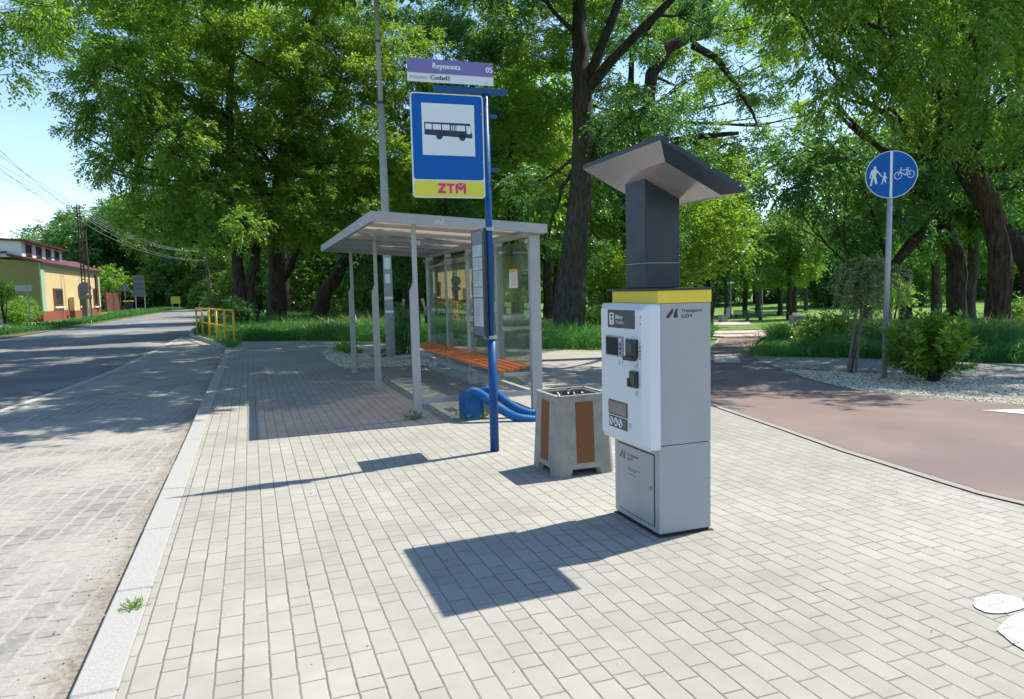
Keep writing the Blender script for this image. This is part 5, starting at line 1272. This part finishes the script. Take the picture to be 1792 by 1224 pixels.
# right: three trunks under a dark canopy with bright drooping sprays high up and near
b = G(1752, 19)
tree('locust_tree', 'reddish brown leaning trunk with wide canopy at the right', 'tree', b,
     [stem(b, [Sd(1751,480,19), Sd(1731,350,19), Sd(1690,270,19), Sd(1655,170,18.5), Sd(1620,60,18), Sd(1600,-60,17)], [.36,.28,.25,.24,.19,.14,.1])],
     [B_(1450,120,13.0,52),B_(1520,40,12.5,62),B_(1400,30,13.0,45),B_(1600,110,12.5,65),B_(1700,50,12,75),B_(1560,190,13.5,46),B_(1660,215,13.5,50),B_(1760,170,13,60),B_(1480,-60,12,80),B_(1620,-60,12,90),B_(1780,-50,12,90),B_(1460,180,14,34),B_(1750,90,14,70),B_(1650,140,15,70),B_(1540,110,15,60),B_(1430,60,15,50),B_(1720,240,15,50),B_(1590,30,15,80),B_(1380,-50,13,60),B_(1820,260,14,60)],
     M_barkr, L_mid, leaf=.10, wid=.36, lai=4.2, droop=.65, sub=32, seed=8, up=.35, nl=12)
b = G(1676, 24)
tree('dark_tree', 'straight dark trunk with dense low canopy behind the round sign', 'tree', b,
     [stem(b, [Sd(1678,480,24), Sd(1648,373,24), Sd(1620,270,24), Sd(1600,150,24)], [.36,.30,.25,.2,.12]),
      ([Sd(1648,380,24), Sd(1600,420,23.5), Sd(1560,470,23), Sd(1520,500,22.5)], [.20,.18,.15,.08])],
     [B_(1400,260,23,55),B_(1360,320,23,45),B_(1440,330,22.5,60),B_(1500,270,22.5,60),B_(1520,380,23,60),B_(1600,330,23,60),B_(1610,240,23,60),B_(1470,420,23.5,50),B_(1700,300,23,60),B_(1770,330,23,55),B_(1600,420,24,45),B_(1720,190,23,60)],
     M_bark, L_blu, leaf=.125, wid=.48, lai=3.9, droop=.5, sub=28, seed=9)
b = G(1850, 20)
tree('leaning_tree', 'black trunk leaning in from the right edge of the picture', 'tree', b,
     [stem(b, [Sd(1800,455,20.5), Sd(1752,400,21), Sd(1700,330,21.5), Sd(1660,260,22)], [.42,.34,.28,.2,.1])],
     [B_(1800,400,22,42),B_(1860,300,21,60),B_(1740,240,22,45),B_(1850,150,21,70)], M_bark, L_blu, leaf=.16, wid=.42, lai=2.2, droop=.4, sub=24, seed=10)
# overhead: a tree rooted right of the frame whose crown shades the cycle path
b = Vector((15.5,6.8,0))
tree('roadside_tree', 'tree right of the frame spreading over the cycle path', 'tree', b,
     [stem(b, [(15.4,6.9,3),(15.0,7.4,6),(14.2,8.2,9)], [.35,.3,.24,.12])],
     [((11.6,8.8,9.0),1.3),((12.5,9.9,8.6),1.4),((13.8,9.5,9.2),1.6),((10.6,10.2,8.9),1.2),((15.5,9,9.5),2),((12.2,11.2,9.2),1.6),((17.5,11.5,8.5),2.3),((19.5,9.5,8.5),2.4),((16.5,13.5,9),2.2),((20,13.5,9),2.4),((22,10.5,8),2.4),((14.5,14.0,9.5),1.9),((18,6.5,9.5),2.2)], M_bark, L_mid, leaf=.16, wid=.45, lai=2.6, droop=.8, sub=22, seed=12)
# boughs high over the shelter end of the paving
over = []
for iy in range(9):
    for ix in range(8):
        c_ = Vector((-4.0+ix*1.9+random.uniform(-.7,.7), 12.0+iy*1.75+random.uniform(-.6,.6), 0)); c_.z = max(8.8, 1.45+.405*dl(c_.x,c_.y)[0]+1.5)+random.uniform(-.2,.8); v_ = c_-EYE
        dd_ = v_.dot(fw); py_ = 612+FPX*v_.dot(cd)/dd_; r_ = random.uniform(1.0,1.55)
        if py_ + r_*FPX/dd_ < -12 and random.random() < .85: over.append((tuple(c_), (r_, r_, r_*.7)))
b = Vector((20.5,12,0)); b.z = hgt(b.x, b.y)
tree('spreading_tree', 'wide tree rooted right of the picture whose high boughs shade the paving', 'tree', b,
     [stem(b, [(20.3,12.2,4),(18.5,13,8),(14,14.5,12.5),(8,16,13),(3,16.5,12)], [.38,.33,.27,.2,.16,.1])], over, M_bark, L_mid, leaf=.2, wid=.55, lai=9, droop=.4, sub=22, lump=.4, seed=15, twigs=1)
b = G(1120, 37)
tree('tall_tree', 'tall yellow green tree filling the gap behind the crooked dark branches', 'tree', b,
     [stem(b, [Sd(1118,480,37), Sd(1112,350,37), Sd(1100,200,37), Sd(1110,60,37)], [.42,.36,.3,.2,.1])],
     [B_(1010,60,36,70),B_(950,150,36,85),B_(1060,180,36,70),B_(1120,60,36,75),B_(1060,-40,36,90),B_(1190,-20,36,70),B_(1170,230,36,60),B_(900,60,37,90),B_(930,280,37,80),B_(1075,300,37,60),B_(1220,130,36,45),B_(1260,260,35,50),B_(1330,160,37,48),B_(1380,90,37,45),B_(1300,20,37,60),B_(1420,200,37,40),B_(1400,270,36,45),B_(1200,60,38,70),B_(1320,260,36,40),B_(1010,-30,38,80),B_(1370,10,38,60)],
     M_bark, L_yel, leaf=.16, wid=.5, lai=4.0, droop=.35, sub=36, seed=16, flat=.42, solid=.12)
# small tree across the road, top left corner
b = Vector((-15.5,24,-.1))
tree('street_tree', 'tree left of the frame whose branch tips hang in the top corner', 'tree', b,
     [stem(b, [(-15.3,24,3),(-14.6,24,6),(-13.5,24,9)], [.3,.26,.2,.1])],
     [B_(-5,115,24,48),B_(35,20,24,46),B_(-40,40,24,70),B_(20,130,24,26),B_(80,-10,24,40),B_(60,50,24,30)], M_bark, L_mid, leaf=.17, wid=.42, lai=2., droop=.5, sub=22, seed=14)

# shrubs and low growth
def bush(px, py, d, r, lab, m, cat='shrub', name='bush', group=None, **kw):
    kk = dict(leaf=.11, wid=.5, lai=3.5, droop=.1, sub=24, lump=.3); kk.update(kw)
    bl = [B_(px+random.uniform(-.5,.5)*r, py+random.uniform(-.35,.35)*r, d+random.uniform(-.4,.4), r*.62) for _ in range(5)]
    c = sum((Vector(x[0]) for x in bl), Vector())/5; base = Vector((c.x, c.y, hgt(c.x, c.y) - (.1 if c.x < -9 else 0)))
    R_ = empty(name, base, lab, cat, group); mb = MB()
    for i, (c_, r_) in enumerate(bl): mb.tube(curve_pts(base, Vector(c_), .05, 4, .05, i), [.05,.04,.03,.02,.01], 5)
    mb.build('stem', M_bark, R_); V, T = foliage(bl, **kk); quads('foliage', V, T, m, R_); return R_
bush(420,545,27.5,26, 'dark round bush beside the yellow railing', L_blu, leaf=.05, lai=5, sub=34)
bush(1070,480,24,48, 'bright green bush behind the white machine cabinet', L_yel, leaf=.13)
bush(1040,560,26,26, 'low green bush at the foot of the bright one left of the machine', L_mid)
bush(1240,400,31,70, 'bright yellow green young maple to the right of the mast', L_yel, 'tree', 'young_tree', leaf=.19, lai=3)
bush(1222,470,31,36, 'lower boughs of a bright maple just above the machine', L_yel, 'tree', 'young_tree', leaf=.19, lai=3)
bush(1440,580,16.5,36, 'tangled dark shrub behind the concrete pedestal', L_mid, leaf=.09)
bush(1475,575,16.0,30, 'twiggy shrub between the pedestal and the staked tree', L_mid, leaf=.08, lai=2.5)
bush(25,545,45,28, 'garden shrub left of the olive gable by the sidewalk', L_mid)
bush(50,540,50,22, 'green shrub against the corner of the olive gable', L_shr)
bush(5,510,42,24, 'bright garden shrub at the left edge of the picture', L_shr)
bush(192,490,94,22, 'green tree tops over the red board fence', L_mid, 'tree', 'garden_tree', leaf=.4)
bush(212,500,97,20, 'rounded garden tree behind the triangular sign', L_yel, 'tree', 'garden_tree', leaf=.4)
bush(1780,560,22,40, 'dark bush at the right edge behind the grass', L_mid, leaf=.12)
bush(1560,520,27,30, 'bush in the park seen left of the round sign post', L_mid, leaf=.14)

# park trees: three kinds built once, then copied
def proto(name, label, seed, m, bark, h=12, lf=.28, low=.45):
    bl = []; r = random.Random(seed)
    for i in range(15 if low > .2 else 22):
        a = r.uniform(0, 2*PI); rr = r.uniform(.5,3.6); bl.append(((math.cos(a)*rr, math.sin(a)*rr, r.uniform(low,.92)*h), r.uniform(1.3,2.1)))
    return tree(name, label, 'tree', Vector((0,0,0)), [([(0,0,-.3),(.1,0,h*.12),(.25*r.uniform(-1,1),.1,h*.3),(.5*r.uniform(-1,1),.3,h*.55),(0,0,h*.8)], [.36,.29,.26,.18,.08])], bl, bark, m,
        leaf=lf, wid=.55, lai=3.6, droop=.35, sub=22, seed=seed, twigs=1)
PA = proto('park_tree', 'shady park tree on the lawn beyond the path', 21, L_mid, M_bark)
PB = proto('park_tree', 'yellow green park tree on the lawn beyond the path', 22, L_prk, M_bark)
PD = proto('wood_tree', 'dense wood tree with foliage down to the ground', 24, L_prk, M_bark, 11, .30, .08)
PE = proto('wood_tree', 'dark wood tree with foliage down to the ground', 25, L_blu, M_bark, 11, .30, .06)
PC = proto('park_tree', 'dark blue green park tree on the lawn beyond the path', 23, L_blu, M_barkl)
for p_ in (PA, PB, PC): p_['group'] = 'trees in the park'
for p_ in (PD, PE): p_['group'] = 'wood beyond the bend'
KEY = {}
used = {}
def place(P, px, d, s=1., base=None, label=None, group=None):
    loc = G(px, d, base)
    if P.name not in used: used[P.name] = 1; o_ = P; o_.location = loc; o_.rotation_euler.z = random.uniform(0, 6.28); o_.scale = (s, s, s)
    else: o_ = copy_tree(P, loc, random.uniform(0, 6.28), s)
    if label: o_['label'] = label
    if group: o_['group'] = group
    return o_
# single trunks on the lawn that can be told apart
for P, px, d, s, lab in ((PC,1272,92,.9,'slim forked park tree left of the middle lamp'),(PA,1304,96,1.,'straight dark park trunk between the two lamps'),(PC,1328,88,1.15,'thick grey park trunk just left of the nearest lamp'),
    (PA,1365,94,1.,'grey park trunk to the right of the nearest lamp'),(PB,1382,76,.95,'short leaning black park trunk by the sunlit lawn'),(PA,1391,100,1.05,'dark park trunk behind the leaning one'),(PC,1410,108,1.,'farthest slim park trunk beside the dark foliage'),
    (PA,1585,40,1.,'dark park trunk seen left of the round sign post'),(PB,1590,52,1.,'sunlit park tree far behind the round sign'),(PC,1700,38,1.05,'slanting dark park tree between the two big right trunks'),(PC,1640,46,1.,'park trunk standing behind the leafy shrub'),
    (PB,1240,60,1.1,'yellow green park tree above the machine'),(PA,905,44,1.2,'park tree seen through the shelter glass'),(PB,960,52,1.2,'sunlit park tree behind the great grey trunk'),
    (PA,1100,58,1.2,'park tree hidden behind the anthracite mast'),(PB,840,50,1.2,'bright park tree right of the timetable post'),(PC,1800,34,1.,'dark park tree at the right edge'),(PB,1740,56,1.1,'light green park tree behind the leaning reddish trunk'),(PC,1520,48,1.1,'dark park tree behind the staked weeping tree')):
    place(P, px, d, s, None, lab, 'trees in the park')
# the wood that closes every view, far down the road and behind the park
far = []
for i in range(34):
    px = 640 + i*40 + random.uniform(-14,14); d = random.uniform(112,160); place((PD,PB,PE,PD)[i%4], px, d, random.uniform(1.25,1.7), None, 'tree in the far belt of trees closing the park', 'far belt of trees in the park')
for i in range(16):
    px = 640 + i*80 + random.uniform(-25,25); d = random.uniform(62,84); 
    if 1190 < px < 1640: continue
    place((PB,PA,PC)[i%3], px, d, random.uniform(1.1,1.4), None, 'tree standing in the middle of the park behind nearer ones', 'middle trees of the park')
for i in range(26):
    px = 165 + i*19 + random.uniform(-8,8); d = random.uniform(118,150) - i*1.3; place((PE,PD,PE,PD,PD)[i%5], px, d, random.uniform(1.3,1.8), -.1, 'dark tree in the wood beyond the bend of the road', 'wood beyond the bend')
for px, d, s, P, lab in ((95,125,1.5,PD,'big olive green tree rising behind the house roof'),(135,120,1.45,PE,'tall tree behind the lattice pole'),(165,116,1.45,PC,'dark tree between the lattice pole and the wood'),(66,140,1.35,PE,'rounded tree left of the big one behind the house'),
    (20,170,1.35,PD,'pale green tree low above the roof at the left'),(-15,165,1.35,PD,'pale green tree at the left edge above the roof'),(45,180,1.3,PD,'pale green distant tree over the dormer'),
    (338,104,1.0,PD,'bright young tree by the road bend under the canopy'),(388,84,.9,PD,'bright young tree behind the yellow railing'),(310,108,.9,PE,'green tree behind the yellow board'),(455,60,.8,PD,'green tree behind the dark double trunk'),(520,56,.85,PD,'bright green tree between the left trunks'),(590,58,.9,PE,'green tree behind the leaning dark trunk'),(660,52,.9,PD,'green tree behind the lighting mast'),(730,50,.9,PE,'green tree behind the walking person'),(770,56,1.0,PD,'bright green tree seen through the far shelter glass')):
    place(P, px, d, s, -.1 if px < 700 else None, lab)
# hills on the horizon behind everything
mb = MB(); N_ = 90
for k, (rad, h_, z_) in enumerate(((600,26,0),(900,48,0))):
    V = []
    for i in range(N_+1):
        a = -1.4 + 3.4*i/N_; hh = h_*(.45+.55*abs(mnoise.noise(Vector((i*.11, k*7, 2))))); hh = hh*(1 if a > -2 else 0)
        V += [(math.sin(a)*rad, math.cos(a)*rad, -5), (math.sin(a)*rad*1.05, math.cos(a)*rad*1.05, hh), (math.sin(a)*rad*1.3, math.cos(a)*rad*1.3, -5)]
    F = []
    for i in range(N_): b_ = 3*i; F += [(b_, b_+3, b_+4, b_+1), (b_+1, b_+4, b_+5, b_+2)]
    mb.add(V, F)
tag(mb.build('hills', ground_mat('wooded hills', (.035,.07,.02), (.06,.10,.03), .05, 2, .3), None), kind='structure')
